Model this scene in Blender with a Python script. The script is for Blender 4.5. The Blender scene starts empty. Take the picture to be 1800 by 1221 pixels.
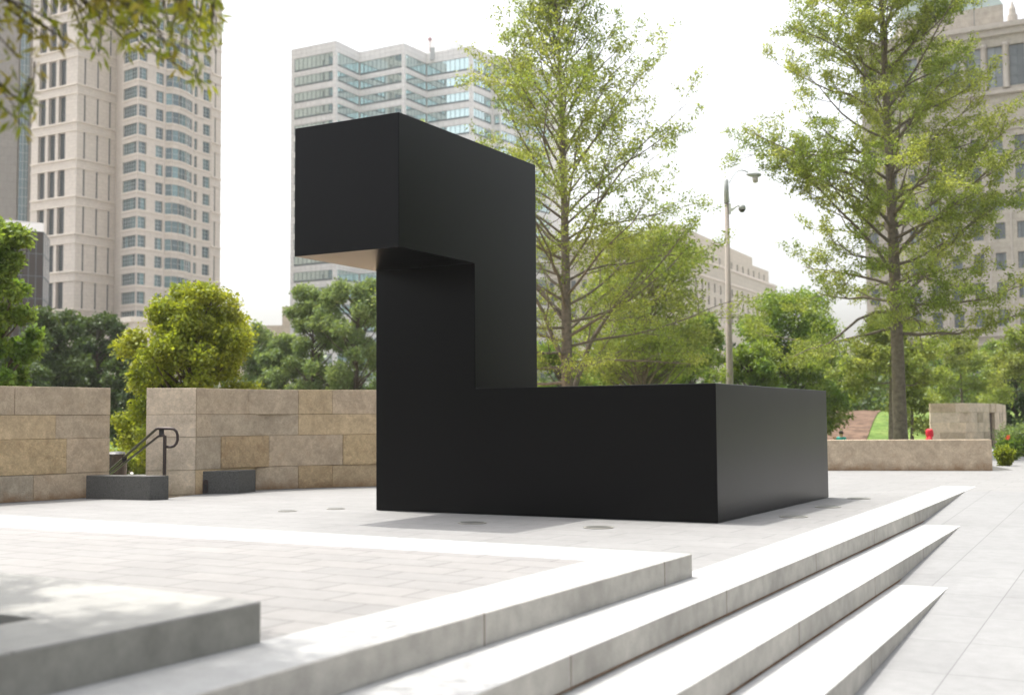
import bpy, math, random
import numpy as np
from mathutils import Vector, Matrix, noise
R = math.radians
sc = bpy.context.scene
col = sc.collection

# ------------------------------------------------------------------ camera, sky, sun, exposure
PITCH, ROLL, EYE, FPX = 0.0613, -0.0072, 1.1348, 2079.6
PHI, SX, SY = 0.5115, 2.2246, 12.949          # direction and near corner of the sculpture
cf = Vector((0, math.cos(PITCH), math.sin(PITCH)))
cu0 = Vector((0, -math.sin(PITCH), math.cos(PITCH)))
cx0 = Vector((1, 0, 0))
cx = math.cos(ROLL)*cx0 + math.sin(ROLL)*cu0
cu = -math.sin(ROLL)*cx0 + math.cos(ROLL)*cu0
CAMP = Vector((0, 0, EYE))
cam = bpy.data.cameras.new("camera"); camo = bpy.data.objects.new("camera", cam); col.objects.link(camo)
m = Matrix(((cx.x, cu.x, -cf.x, 0), (cx.y, cu.y, -cf.y, 0), (cx.z, cu.z, -cf.z, EYE), (0, 0, 0, 1)))
camo.matrix_world = m
cam.sensor_width = 36; cam.lens = FPX/1800*36; cam.clip_end = 3000; cam.clip_start = 0.05
cam.dof.use_dof = True; cam.dof.focus_distance = 13.6; cam.dof.aperture_fstop = 1.65
sc.camera = camo

def on_z(px, py, z):
    d = cf + (px-900)/FPX*cx - (py-610.5)/FPX*cu
    return CAMP + d*((z-EYE)/d.z)
def on_y(px, py, Y):
    d = cf + (px-900)/FPX*cx - (py-610.5)/FPX*cu
    return CAMP + d*(Y/d.y)
def to_px(P):
    d = Vector(P)-CAMP; c = d.dot(cf)
    return 900+FPX*d.dot(cx)/c, 610.5-FPX*d.dot(cu)/c, c

AX = Vector((math.cos(PHI), -math.sin(PHI), 0)); BX = Vector((math.sin(PHI), math.cos(PHI), 0))
def L(u, v, z=0.0):                             # plaza frame: u to the right along the front, v backwards
    return Vector((SX, SY, 0)) + u*AX + v*BX + Vector((0, 0, z))

sun_dir = (-0.35*AX + 0.07*BX + Vector((0, 0, 1))).normalized()
sd = bpy.data.lights.new("sun", 'SUN'); so = bpy.data.objects.new("sun", sd); col.objects.link(so)
sd.energy = 2.0; sd.angle = R(0.6); sd.color = (1.0, 0.965, 0.90)
so.rotation_euler = sun_dir.to_track_quat('Z', 'Y').to_euler(); so.location = sun_dir*60
w = bpy.data.worlds.new("World"); sc.world = w; w.use_nodes = True
nt = w.node_tree; bg = nt.nodes['Background']
sky = nt.nodes.new('ShaderNodeTexSky'); sky.sky_type = 'NISHITA'; sky.sun_disc = False
sky.sun_elevation = math.asin(sun_dir.z); sky.sun_rotation = math.atan2(sun_dir.x, sun_dir.y)
sky.dust_density = 6.0; sky.air_density = 1.2; sky.ozone_density = 1.0
hs = nt.nodes.new('ShaderNodeHueSaturation'); hs.inputs['Saturation'].default_value = 0.28
nt.links.new(sky.outputs[0], hs.inputs['Color']); nt.links.new(hs.outputs[0], bg.inputs[0])
bg.inputs[1].default_value = 0.15
sc.view_settings.view_transform = 'Standard'; sc.view_settings.look = 'None'
sc.view_settings.exposure = 1.3; sc.view_settings.gamma = 1
sc.view_settings.use_curve_mapping = False
sc.cycles.max_bounces = 8; sc.cycles.transparent_max_bounces = 8

# ------------------------------------------------------------------ materials
def mat(name, base=(.5, .5, .5), rough=.7, spec=.5, metal=0.0, nscale=0, namp=0.0, bump=0, bscale=60, trans=None, rnd=0.0, tint=None):
    M = bpy.data.materials.new(name); M.use_nodes = True
    n = M.node_tree.nodes; l = M.node_tree.links; p = n['Principled BSDF']
    p.inputs['Roughness'].default_value = rough; p.inputs['Specular IOR Level'].default_value = spec
    p.inputs['Metallic'].default_value = metal
    p.inputs['Base Color'].default_value = (*base, 1)
    co = n.new('ShaderNodeTexCoord'); cur = None
    if nscale or rnd or tint:
        cur = n.new('ShaderNodeRGB'); cur.outputs[0].default_value = (*base, 1); cur = cur.outputs[0]
    if tint:                                      # second colour by broad noise
        t = n.new('ShaderNodeTexNoise'); t.inputs['Scale'].default_value = tint[1]; t.inputs['Detail'].default_value = 4
        l.new(co.outputs['Object'], t.inputs['Vector'])
        r = n.new('ShaderNodeMapRange'); r.inputs[1].default_value = .42; r.inputs[2].default_value = .62
        l.new(t.outputs['Fac'], r.inputs[0])
        mx = n.new('ShaderNodeMix'); mx.data_type = 'RGBA'; l.new(r.outputs[0], mx.inputs['Factor'])
        l.new(cur, mx.inputs[6]); mx.inputs[7].default_value = (*tint[0], 1); cur = mx.outputs[2]
    if nscale:
        t = n.new('ShaderNodeTexNoise'); t.inputs['Scale'].default_value = nscale; t.inputs['Detail'].default_value = 6; t.inputs['Roughness'].default_value = .65
        l.new(co.outputs['Object'], t.inputs['Vector'])
        r = n.new('ShaderNodeMapRange'); r.inputs[1].default_value = .3; r.inputs[2].default_value = .7
        r.inputs[3].default_value = 1-namp; r.inputs[4].default_value = 1+namp
        l.new(t.outputs['Fac'], r.inputs[0])
        mx = n.new('ShaderNodeVectorMath'); mx.operation = 'SCALE'; l.new(cur, mx.inputs[0]); l.new(r.outputs[0], mx.inputs['Scale']); cur = mx.outputs[0]
    if rnd:
        g = n.new('ShaderNodeNewGeometry'); r = n.new('ShaderNodeMapRange'); r.inputs[3].default_value = 1-rnd; r.inputs[4].default_value = 1+rnd
        l.new(g.outputs['Random Per Island'], r.inputs[0])
        mx = n.new('ShaderNodeVectorMath'); mx.operation = 'SCALE'; l.new(cur, mx.inputs[0]); l.new(r.outputs[0], mx.inputs['Scale']); cur = mx.outputs[0]
    if cur is not None: l.new(cur, p.inputs['Base Color'])
    if bump:
        t = n.new('ShaderNodeTexNoise'); t.inputs['Scale'].default_value = bscale; t.inputs['Detail'].default_value = 5
        l.new(co.outputs['Object'], t.inputs['Vector'])
        b = n.new('ShaderNodeBump'); b.inputs['Strength'].default_value = bump; b.inputs['Distance'].default_value = .02
        l.new(t.outputs['Fac'], b.inputs['Height']); l.new(b.outputs[0], p.inputs['Normal'])
    if trans:
        tb = n.new('ShaderNodeBsdfTranslucent'); ms = n.new('ShaderNodeMixShader'); ms.inputs[0].default_value = trans
        if cur is not None:
            v = n.new('ShaderNodeVectorMath'); v.operation = 'MULTIPLY'; v.inputs[1].default_value = (1.25, 1.15, .55)
            l.new(cur, v.inputs[0]); l.new(v.outputs[0], tb.inputs[0])
        out = n['Material Output']; l.new(p.outputs[0], ms.inputs[1]); l.new(tb.outputs[0], ms.inputs[2]); l.new(ms.outputs[0], out.inputs[0])
    M['p'] = 1
    return M

def paved(name, base, bw, bh, joint, rowoff=.5, var=.06, rough=.75, jw=.004, speck=.10, coord='Object', stain=0.0, warm=(1, 1, 1)):
    """granite paving: brick layout in metres, joints, speckle, slow blotches"""
    M = mat(name, base, rough); n = M.node_tree.nodes; l = M.node_tree.links; p = n['Principled BSDF']
    co = n.new('ShaderNodeTexCoord'); b = n.new('ShaderNodeTexBrick')
    b.offset = rowoff; b.inputs['Scale'].default_value = 1; b.inputs['Brick Width'].default_value = bw; b.inputs['Row Height'].default_value = bh
    b.inputs['Mortar Size'].default_value = jw; b.inputs['Mortar Smooth'].default_value = .3; b.inputs['Bias'].default_value = 0
    b.inputs['Color1'].default_value = tuple(c*(1-var) for c in base)+(1,); b.inputs['Color2'].default_value = tuple(c*(1+var)*w_ for c, w_ in zip(base, warm))+(1,)
    b.inputs['Mortar'].default_value = (*joint, 1)
    l.new(co.outputs[coord], b.inputs['Vector'])
    cur = b.outputs['Color']
    for sca, amp, lo, hi in ((140, speck, .3, .7), (1.3, .06+stain, .3, .7), (9, .05+stain*.5, .35, .65)):
        t = n.new('ShaderNodeTexNoise'); t.inputs['Scale'].default_value = sca; t.inputs['Detail'].default_value = 5
        l.new(co.outputs['Object'], t.inputs['Vector'])
        r = n.new('ShaderNodeMapRange'); r.inputs[1].default_value = lo; r.inputs[2].default_value = hi; r.inputs[3].default_value = 1-amp; r.inputs[4].default_value = 1+amp
        l.new(t.outputs['Fac'], r.inputs[0]); v = n.new('ShaderNodeVectorMath'); v.operation = 'SCALE'
        l.new(cur, v.inputs[0]); l.new(r.outputs[0], v.inputs['Scale']); cur = v.outputs[0]
    l.new(cur, p.inputs['Base Color'])
    return M

def stone(name, base, base2, rust=.0, rough_face=0.0, veins=3.0):
    """limestone block: per-block tint, clouding, chiselling bump and rust stain that rises from the foot"""
    M = mat(name, base, .85, .25); n = M.node_tree.nodes; l = M.node_tree.links; p = n['Principled BSDF']
    co = n.new('ShaderNodeTexCoord'); g = n.new('ShaderNodeNewGeometry')
    mx = n.new('ShaderNodeMix'); mx.data_type = 'RGBA'; mx.inputs[6].default_value = (*base, 1); mx.inputs[7].default_value = (*base2, 1)
    l.new(g.outputs['Random Per Island'], mx.inputs['Factor']); cur = mx.outputs[2]
    for sca, amp in ((veins, .16), (18, .16), (70, .12)):
        t = n.new('ShaderNodeTexNoise'); t.inputs['Scale'].default_value = sca; t.inputs['Detail'].default_value = 7; t.inputs['Distortion'].default_value = 1.2
        l.new(co.outputs['Object'], t.inputs['Vector'])
        r = n.new('ShaderNodeMapRange'); r.inputs[1].default_value = .3; r.inputs[2].default_value = .7; r.inputs[3].default_value = 1-amp; r.inputs[4].default_value = 1+amp
        l.new(t.outputs['Fac'], r.inputs[0]); v = n.new('ShaderNodeVectorMath'); v.operation = 'SCALE'
        l.new(cur, v.inputs[0]); l.new(r.outputs[0], v.inputs['Scale']); cur = v.outputs[0]
    # orange-brown blotches
    t = n.new('ShaderNodeTexNoise'); t.inputs['Scale'].default_value = 4.5; t.inputs['Detail'].default_value = 8; t.inputs['Roughness'].default_value = .7
    l.new(co.outputs['Object'], t.inputs['Vector'])
    r = n.new('ShaderNodeMapRange'); r.inputs[1].default_value = .52; r.inputs[2].default_value = .74; r.inputs[4].default_value = .65 if rough_face else .28
    l.new(t.outputs['Fac'], r.inputs[0])
    sx = n.new('ShaderNodeSeparateXYZ'); l.new(co.outputs['Object'], sx.inputs[0])
    ad = n.new('ShaderNodeMath'); ad.operation = 'MULTIPLY_ADD'; ad.inputs[1].default_value = -.55; l.new(t.outputs['Fac'], ad.inputs[0]); l.new(sx.outputs['Z'], ad.inputs[2])
    r2 = n.new('ShaderNodeMapRange'); r2.inputs[1].default_value = -.12; r2.inputs[2].default_value = -.30; r2.inputs[4].default_value = rust
    l.new(ad.outputs[0], r2.inputs[0])
    mm = n.new('ShaderNodeMath'); mm.operation = 'MAXIMUM'; l.new(r.outputs[0], mm.inputs[0]); l.new(r2.outputs[0], mm.inputs[1])
    m2 = n.new('ShaderNodeMix'); m2.data_type = 'RGBA'; l.new(mm.outputs[0], m2.inputs['Factor']); l.new(cur, m2.inputs[6]); m2.inputs[7].default_value = (.22, .125, .06, 1)
    l.new(m2.outputs[2], p.inputs['Base Color'])
    t = n.new('ShaderNodeTexNoise'); t.inputs['Scale'].default_value = 22 if rough_face else 60; t.inputs['Detail'].default_value = 8; t.inputs['Distortion'].default_value = 2 if rough_face else 0
    l.new(co.outputs['Object'], t.inputs['Vector'])
    b = n.new('ShaderNodeBump'); b.inputs['Strength'].default_value = .25+rough_face; b.inputs['Distance'].default_value = .03
    l.new(t.outputs['Fac'], b.inputs['Height']); l.new(b.outputs[0], p.inputs['Normal'])
    return M

M_black = mat('black_paint', (.0022, .0022, .0025), .29, .165, nscale=.7, namp=.12, bump=.008, bscale=3)
M_plaza = paved('plaza_granite', (.195, .192, .187), .92, .46, (.10, .10, .10), jw=.006, var=.04)
M_ramp = paved('ramp_granite', (.19, .19, .188), .62, .92, (.115, .115, .115), rowoff=0, jw=.005, var=.05)
M_white = paved('white_granite', (.33, .33, .325), 2.4, 50, (.17, .15, .13), rowoff=0, jw=.003, var=.02, stain=.02)
M_riser = paved('sawn_granite', (.385, .365, .325), 2.4, 50, (.13, .10, .07), rowoff=0, jw=.007, var=.05, stain=.10)
M_pave = paved('platform_pavers', (.196, .19, .184), .60, .30, (.11, .105, .10), jw=.009, var=.05, warm=(1.01, 1, .99))
M_dkgran = mat('dark_granite', (.088, .086, .081), .65, .3, nscale=70, namp=.6)
M_soil = mat('soil', (.06, .045, .032), .95, .1, nscale=14, namp=.5, bump=.8, bscale=20)
M_mulch = mat('brown_soil', (.12, .078, .055), .95, .1, nscale=1.6, namp=.6, bump=1, bscale=5)
M_stone = stone('limestone_smooth', (.47, .365, .255), (.37, .315, .24), rust=.75)
M_stoneB = stone('limestone_buff', (.52, .395, .24), (.45, .345, .22), rust=.8)
M_stoneR = stone('limestone_chiselled', (.54, .41, .24), (.45, .33, .20), rust=.9, rough_face=.7, veins=7)
M_stoneLit = stone('limestone_lit', (.60, .49, .365), (.55, .46, .36), rust=.35)  # limestone made paler for the brighter light on pier and curved wall
M_blockg = paved('block_granite', (.285, .28, .262), 7.3, 3.2, (.15, .14, .13), jw=.004, var=.03, stain=.04)
M_iron = mat('bronze_iron', (.045, .033, .03), .42, .5, metal=.5)
M_ironD = mat('dark_iron', (.012, .011, .012), .5, .5)
M_bark = mat('grey_bark', (.165, .14, .11), .9, .1, nscale=9, namp=.35, bump=.6, bscale=25)
M_barkD = mat('dark_bark', (.085, .07, .055), .9, .1, nscale=9, namp=.3, bump=.6, bscale=25)
def leaf(name, a, b, sc_=.5, tr=.5): return mat(name, tuple(q*1.7 for q in a), .5, .35, tint=(tuple(q*1.7 for q in b), sc_), rnd=.35, trans=tr)
M_lfY = leaf('leaf_yellow_green', (.112, .15, .036), (.155, .18, .052))
M_lfG = leaf('leaf_green', (.075, .13, .025), (.13, .17, .035))
M_lfO = leaf('leaf_oak', (.105, .145, .03), (.175, .20, .052))
M_lfD = leaf('leaf_dark', (.030, .052, .016), (.05, .075, .022), tr=.35)
M_lfS = leaf('leaf_grey_green', (.085, .125, .05), (.12, .16, .065))
M_lfB = leaf('leaf_bright', (.115, .15, .016), (.16, .18, .025))
M_lfN = leaf('leaf_near', (.13, .16, .015), (.20, .17, .03), sc_=2.0, tr=.5)
M_grass = mat('lawn', (.085, .14, .03), .9, .1, nscale=2.5, namp=.5, tint=((.13, .18, .045), .5))
M_green_pave = mat('path_concrete', (.50, .48, .45), .85, .2, nscale=3, namp=.1)

def glass(name, base, rough=.04, spec=1.0, metal=.0, c2=None):
    M = mat(name, base, rough, spec, metal); n = M.node_tree.nodes; l = M.node_tree.links; p = n['Principled BSDF']
    if c2:
        oi = n.new('ShaderNodeObjectInfo'); mx = n.new('ShaderNodeMix'); mx.data_type = 'RGBA'
        mx.inputs[6].default_value = (*base, 1); mx.inputs[7].default_value = (*c2, 1)
        g = n.new('ShaderNodeNewGeometry'); r = n.new('ShaderNodeMath'); r.operation = 'ADD'
        l.new(oi.outputs['Random'], r.inputs[0]); l.new(g.outputs['Random Per Island'], r.inputs[1])
        f = n.new('ShaderNodeMath'); f.operation = 'FRACT'; l.new(r.outputs[0], f.inputs[0])
        pw = n.new('ShaderNodeMath'); pw.operation = 'POWER'; pw.inputs[1].default_value = 2.2; l.new(f.outputs[0], pw.inputs[0])
        l.new(pw.outputs[0], mx.inputs['Factor']); l.new(mx.outputs[2], p.inputs['Base Color'])
    return M
M_glT = glass('tower_glass', (.05, .085, .10), .06, .8, .25, c2=(.16, .27, .28))
M_glD = glass('slot_glass', (.03, .04, .045), .15, .22)
M_glZ = glass('office_glass', (.56, .70, .69), .03, .8, .8)
M_glC = glass('civic_glass', (.07, .09, .10), .15, .6, c2=(.20, .24, .25))
M_glR = glass('stone_tower_glass', (.08, .095, .10), .12, .7, c2=(.26, .29, .31))
M_glB = glass('bronze_glass', (.030, .018, .016), .22, .10, 0)
M_glG = glass('blue_green_glass', (.14, .22, .25), .08, .9, .35)
M_frW = mat('pale_frame', (.42, .46, .45), .5)
M_frD = mat('dark_frame', (.08, .10, .11), .5)
M_panT = paved('tower_panel', (.62, .555, .48), 1.5, .78, (.48, .415, .36), jw=.03, var=.025, coord='UV', speck=.03)
M_bandT = paved('tower_band', (.60, .535, .465), 1.5, 1.3, (.46, .40, .35), jw=.03, var=.02, coord='UV', speck=.03)
M_trimT = mat('tower_trim', (.70, .63, .55), .7, nscale=.5, namp=.05)
M_panG = paved('grey_tower_panel', (.27, .25, .225), 1.5, 1.9, (.20, .185, .17), jw=.04, var=.03, coord='UV', speck=.03)
M_panZ = paved('office_panel', (.72, .71, .69), 1.5, .98, (.48, .47, .45), rowoff=0, jw=.045, var=.03, coord='UV', speck=.03)
M_panC = paved('civic_stone', (.50, .45, .365), 2.4, 1.2, (.34, .30, .25), jw=.03, var=.03, coord='UV', speck=.03)
M_panS = paved('old_tower_stone', (.36, .325, .27), 1.6, .8, (.31, .27, .23), jw=.03, var=.06, coord='UV', speck=.05, stain=.08)
M_green = mat('copper_roof', (.12, .16, .15), .7, nscale=.3, namp=.2)
M_whiteP = mat('white_paint', (.75, .76, .76), .5, nscale=.4, namp=.04)
M_conc = mat('pole_concrete', (.27, .235, .205), .8, nscale=12, namp=.15)
M_galv = mat('galvanised', (.40, .42, .42), .5)

# ------------------------------------------------------------------ mesh helpers
class MB:
    def __init__(s): s.v = []; s.f = []; s.m = []; s.uv = []
    def face(s, pts, mi=0, uv=None):
        i = len(s.v); s.v += [tuple(p) for p in pts]; s.f.append(tuple(range(i, i+len(pts)))); s.m.append(mi)
        s.uv.append(uv if uv else [(0, 0)]*len(pts))
    def hull(s, lo, hi, mi=0):                   # prism between two rings, shared vertices (one island)
        n = len(lo); i = len(s.v); s.v += [tuple(p) for p in lo]+[tuple(p) for p in hi]
        add = [tuple(range(i+n-1, i-1, -1)), tuple(range(i+n, i+2*n))]+[(i+k, i+(k+1) % n, i+n+(k+1) % n, i+n+k) for k in range(n)]
        for a in add:
            s.f.append(a); s.m.append(mi); s.uv.append([(s.v[k][0]+s.v[k][1], s.v[k][2]) for k in a])
    def box(s, o, a, b, c, mi=0):                # corner o and three edge vectors (right-handed)
        o = Vector(o); a = Vector(a); b = Vector(b); c = Vector(c)
        if a.cross(b).dot(c) < 0: a, b = b, a
        s.hull([o, o+a, o+a+b, o+b], [o+c, o+a+c, o+a+b+c, o+b+c], mi)
    def tube(s, pts, rad, k=8, mi=0, cap=True):
        pts = [Vector(p) for p in pts]; i0 = len(s.v); n = len(pts)
        if not hasattr(rad, '__len__'): rad = [rad]*n
        up = Vector((0, 0, 1)); prev = None
        for j, p in enumerate(pts):
            t = (pts[min(j+1, n-1)]-pts[max(j-1, 0)]).normalized()
            if prev is None:
                a = t.cross(up if abs(t.z) < .9 else Vector((1, 0, 0))).normalized()
            else:
                a = (prev - t*prev.dot(t)).normalized()
            prev = a; b = t.cross(a)
            for q in range(k):
                an = 2*math.pi*q/k; s.v.append(tuple(p+(a*math.cos(an)+b*math.sin(an))*rad[j]))
        for j in range(n-1):
            for q in range(k):
                x = i0+j*k+q; y = i0+j*k+(q+1) % k
                s.f.append((x, y, y+k, x+k)); s.m.append(mi); s.uv.append([(0, 0)]*4)
        if cap:
            s.f.append(tuple(i0+q for q in range(k-1, -1, -1))); s.m.append(mi); s.uv.append([(0, 0)]*k)
            s.f.append(tuple(i0+(n-1)*k+q for q in range(k))); s.m.append(mi); s.uv.append([(0, 0)]*k)
    def lathe(s, c, prof, k=24, mi=0):           # prof = [(r, z)...]
        c = Vector(c); i0 = len(s.v)
        for r, z in prof:
            for q in range(k):
                an = 2*math.pi*q/k; s.v.append((c.x+r*math.cos(an), c.y+r*math.sin(an), c.z+z))
        for j in range(len(prof)-1):
            for q in range(k):
                x = i0+j*k+q; y = i0+j*k+(q+1) % k
                s.f.append((x, y, y+k, x+k)); s.m.append(mi); s.uv.append([(0, 0)]*4)
        for j, rev in ((0, True), (len(prof)-1, False)):
            ids = [i0+j*k+q for q in range(k)]
            if rev: ids.reverse()
            s.f.append(tuple(ids)); s.m.append(mi); s.uv.append([(0, 0)]*k)
    def build(s, name, mats, parent=None, smooth=False, origin=None, bevel=0):
        if not isinstance(mats, (list, tuple)): mats = [mats]
        vs = s.v
        if origin is not None: vs = [(x-origin[0], y-origin[1], z-origin[2]) for x, y, z in vs]
        me = bpy.data.meshes.new(name); me.from_pydata(vs, [], s.f)
        for q in mats: me.materials.append(q)
        me.polygons.foreach_set('material_index', s.m)
        if smooth: me.polygons.foreach_set('use_smooth', [True]*len(s.f))
        uvl = me.uv_layers.new(name='UVMap'); flat = [c for u in s.uv for p_ in u for c in p_]
        uvl.data.foreach_set('uv', flat); me.update()
        o = bpy.data.objects.new(name, me); col.objects.link(o)
        if origin is not None: o.location = origin
        if parent is not None: o.parent = parent
        if bevel:
            b = o.modifiers.new('bevel', 'BEVEL'); b.width = bevel; b.segments = 2; b.limit_method = 'ANGLE'
        return o
def tag(o, label=None, cat=None, group=None, kind=None):
    if label: o['label'] = label
    if cat: o['category'] = cat
    if group: o['group'] = group
    if kind: o['kind'] = kind
    return o
def empty(name, loc, label, cat, group=None, rz=0):
    o = bpy.data.objects.new(name, None); col.objects.link(o); o.location = loc; o.rotation_euler.z = rz
    o.empty_display_size = .2; bpy.context.view_layer.update()
    return tag(o, label, cat, group)
def part(mb, name, mats, root, **k):             # mesh given in world coordinates, parented to an unrotated empty
    o = mb.build(name, mats, root, **k)
    o.location = (o.location[0]-root.location[0], o.location[1]-root.location[1], o.location[2]-root.location[2])
    return o
def frame_obj(mb, name, mats, **k):              # mesh given in plaza (u, v, z) coordinates
    o = mb.build(name, mats, **k); o.location = (SX, SY, 0); o.rotation_euler.z = -PHI
    return o

# ------------------------------------------------------------------ ground
GZ = -0.6
g = MB(); g.face([(-1500, -300, GZ), (1500, -300, GZ), (1500, 2600, GZ), (-1500, 2600, GZ)])
tag(g.build('ground', mat('city_ground', (.21, .195, .175), .95, .1, nscale=.3, namp=.2)), kind='structure')
g = MB(); g.face([(-70, 8, GZ+.003), (-6, 8, GZ+.003), (-2, 30, GZ+.003), (70, 30, GZ+.003), (70, 110, GZ+.003), (-70, 110, GZ+.003)])
tag(g.build('lawn', M_grass), kind='structure')

W2a = on_z(344.5, 869, 0); W2b = on_z(449, 861, 0); W2c = on_z(560, 857, 0); W2d = on_z(660, 854.5, 0)
W2e = W2d + (W2d-W2c)*1.9
W1b = on_z(192, 872.4, 0); W1a = on_z(0, 884, 0); W1z = W1a + (W1a-W1b)*2.2
LWa = on_z(1457, 826.6, 0); LWb = on_z(1745, 827, 0); LWz = LWa + (LWa-LWb)*1.3
p = MB()
poly = [L(1.71, -16), L(1.25, 6.95), L(14, 6.95), Vector((26, 24, 0)), Vector((30, 60, 0)), Vector((17.5, 60, 0)), Vector((LWb.x+.55, LWb.y+.25, 0)),
        Vector((LWb.x-.1, LWb.y+.2, 0)), LWa+Vector((0, .2, 0)), LWz+Vector((0, .2, 0)), W2e+Vector((0, .3, 0)), W2d+Vector((-.1, .3, 0)), W2b+Vector((-.1, .3, 0)), W2a+Vector((-.02, .05, 0)),
        Vector((-5.30, 17.5, 0)), Vector((-6.2, 18.0, 0)), W1b+Vector((-.1, .1, 0)), W1a+Vector((-.2, .3, 0)), W1z+Vector((-.3, .4, 0)), L(-30, -16)]
def to_l(P): d = Vector(P)-Vector((SX, SY, 0)); return (d.dot(AX), d.dot(BX), d.z)
lp = [Vector(to_l(q)) for q in poly]
p.hull([Vector((q.x, q.y, -1.0)) for q in lp], [Vector((q.x, q.y, 0)) for q in lp])
tag(frame_obj(p, 'plaza', M_plaza), kind='structure')

# ramp on the right, falling toward the camera
RS = 0.165/4.25
rp = MB()
rz = lambda v: (v-6.95)*RS
v0, v1 = -22, 6.946
rp.hull([(1.75, v0, rz(v0)-.5), (14, v0, rz(v0)-.5), (14, v1, rz(v1)-.5), (1.27, v1, rz(v1)-.5)],
        [(1.75, v0, rz(v0)), (14, v0, rz(v0)), (14, v1, rz(v1)), (1.27, v1, rz(v1))])
tag(frame_obj(rp, 'ramp', M_ramp), kind='structure')

# the long granite steps: each a slab whose top is white granite and whose riser is sawn granite
H = .165
M_dirt = mat('joint_dirt', (.12, .075, .045), .9, .1, nscale=8, namp=.4)
def step_slab(u0, u1, v0_, v1_, ztop, h, name, label, skew=0.0, chop=None, mats=None):
    b = MB(); s0 = skew
    def q(u, v, z): return (u + s0*(v+8.0), v, z)
    lo = [q(u0, v0_, ztop-h), q(u1, v0_, ztop-h), q(u1, v1_, ztop-h), q(u0, v1_, ztop-h)]
    hi = [q(u0, v0_, ztop), q(u1, v0_, ztop), q(u1, v1_, ztop), q(u0, v1_, ztop)]
    i = len(b.v); b.v += lo+hi
    for f, mi in (((3, 2, 1, 0), 1), ((4, 5, 6, 7), 0), ((0, 1, 5, 4), 1), ((1, 2, 6, 5), 1), ((2, 3, 7, 6), 1), ((3, 0, 4, 7), 1)):
        b.f.append(f); b.m.append(mi); b.uv.append([(0, 0)]*4)
    o = frame_obj(b, name, mats or [M_white, M_white_r], bevel=.006)
    zb = ztop-H; b2 = MB(); n_ = 40
    for i in range(n_):
        va = v0_+(v1_-.6-v0_)*i/n_; vb = v0_+(v1_-.6-v0_)*(i+1)/n_
        w_ = .006+.006*noise.noise(Vector((va*2.1, u1, 0)))
        b2.face([q(u1+.001, va, zb+.013), q(u1+.001+w_+.004, va, zb+.0062), q(u1+.001+w_+.004, vb, zb+.0062), q(u1+.001, vb, zb+.013)])
    mo = b2.build('mortar_joint', M_dirt, o)
    return tag(o, label, 'granite step', 'long granite steps beside the ramp') if label else o
# riser material uses position along v for its joints
def along_v(base, name, joint):
    M = base.copy(); M.name = name; n = M.node_tree.nodes; l = M.node_tree.links
    mp = n.new('ShaderNodeMapping'); mp.inputs['Rotation'].default_value = (0, 0, R(90)); mp.inputs['Location'].default_value = (0, 25, 0)
    for t in [q for q in n if q.bl_idname == 'ShaderNodeTexBrick']:
        src = t.inputs['Vector'].links[0].from_socket; l.new(src, mp.inputs['Vector']); l.new(mp.outputs[0], t.inputs['Vector'])
    return M
M_white_v = along_v(M_white, 'white_granite_along', None); M_white_r = along_v(M_riser, 'sawn_granite_along', None)
SK = -0.020
step_slab(1.28, 1.82, -18, 8.2, .004, .26, 'granite_step', 'topmost of the three long white granite steps, level with the plaza', SK, mats=[M_white_v, M_white_r])
step_slab(1.66, 2.30, -18, 2.70, -H, .4, 'granite_step', 'middle of the three long white granite steps, ending in the ramp', SK, mats=[M_white_v, M_white_r])
step_slab(2.10, 2.75, -18, -1.55, -2*H, .4, 'granite_step', 'lowest of the three long white granite steps, nearest the ramp', SK, mats=[M_white_v, M_white_r])

# raised platform: border band and paver field
tp = empty('raised_platform', L(0, -9), 'raised paver platform with a broad white granite border, in front of the sculpture', 'platform')
PH = .1665
def fpart(mb, name, mats, root, **k):
    o = mb.build(name, mats, **k); o.rotation_euler.z = -PHI; o.parent = root
    o.location = Vector((SX, SY, 0))-root.location; return o
b = MB(); b.box((-34, -18, .004), (34+.82, 0, 0), (0, 18-4.94, 0), (0, 0, PH-.003-.004)); fpart(b, 'paver_field', M_pave, tp)
b = MB()
vf = lambda u_: -4.275+(1.32-u_)*.039             # far edge of the platform, not quite square to the sculpture
def prism(b, pts, z0, z1): b.hull([(x, y, z0) for x, y in pts], [(x, y, z1) for x, y in pts])
prism(b, [(.82, -18), (1.32, -18), (1.32, vf(1.32)), (.82, vf(.82))], .004, PH)
o = fpart(b, 'granite_border', [M_white_r], tp, bevel=.006)
b = MB(); b.face([(.824, -17.99, PH+.001), (1.314, -17.99, PH+.001), (1.314, vf(1.314)-.006, PH+.001), (.824, vf(.824)-.006, PH+.001)]); 
fpart(b, 'border_top', M_white_v, tp)
b = MB(); prism(b, [(-34, -4.948), (.817, -4.948), (.817, vf(.817)), (-34, vf(-34))], .004, PH); fpart(b, 'granite_border', M_white, tp, bevel=.004)

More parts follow.
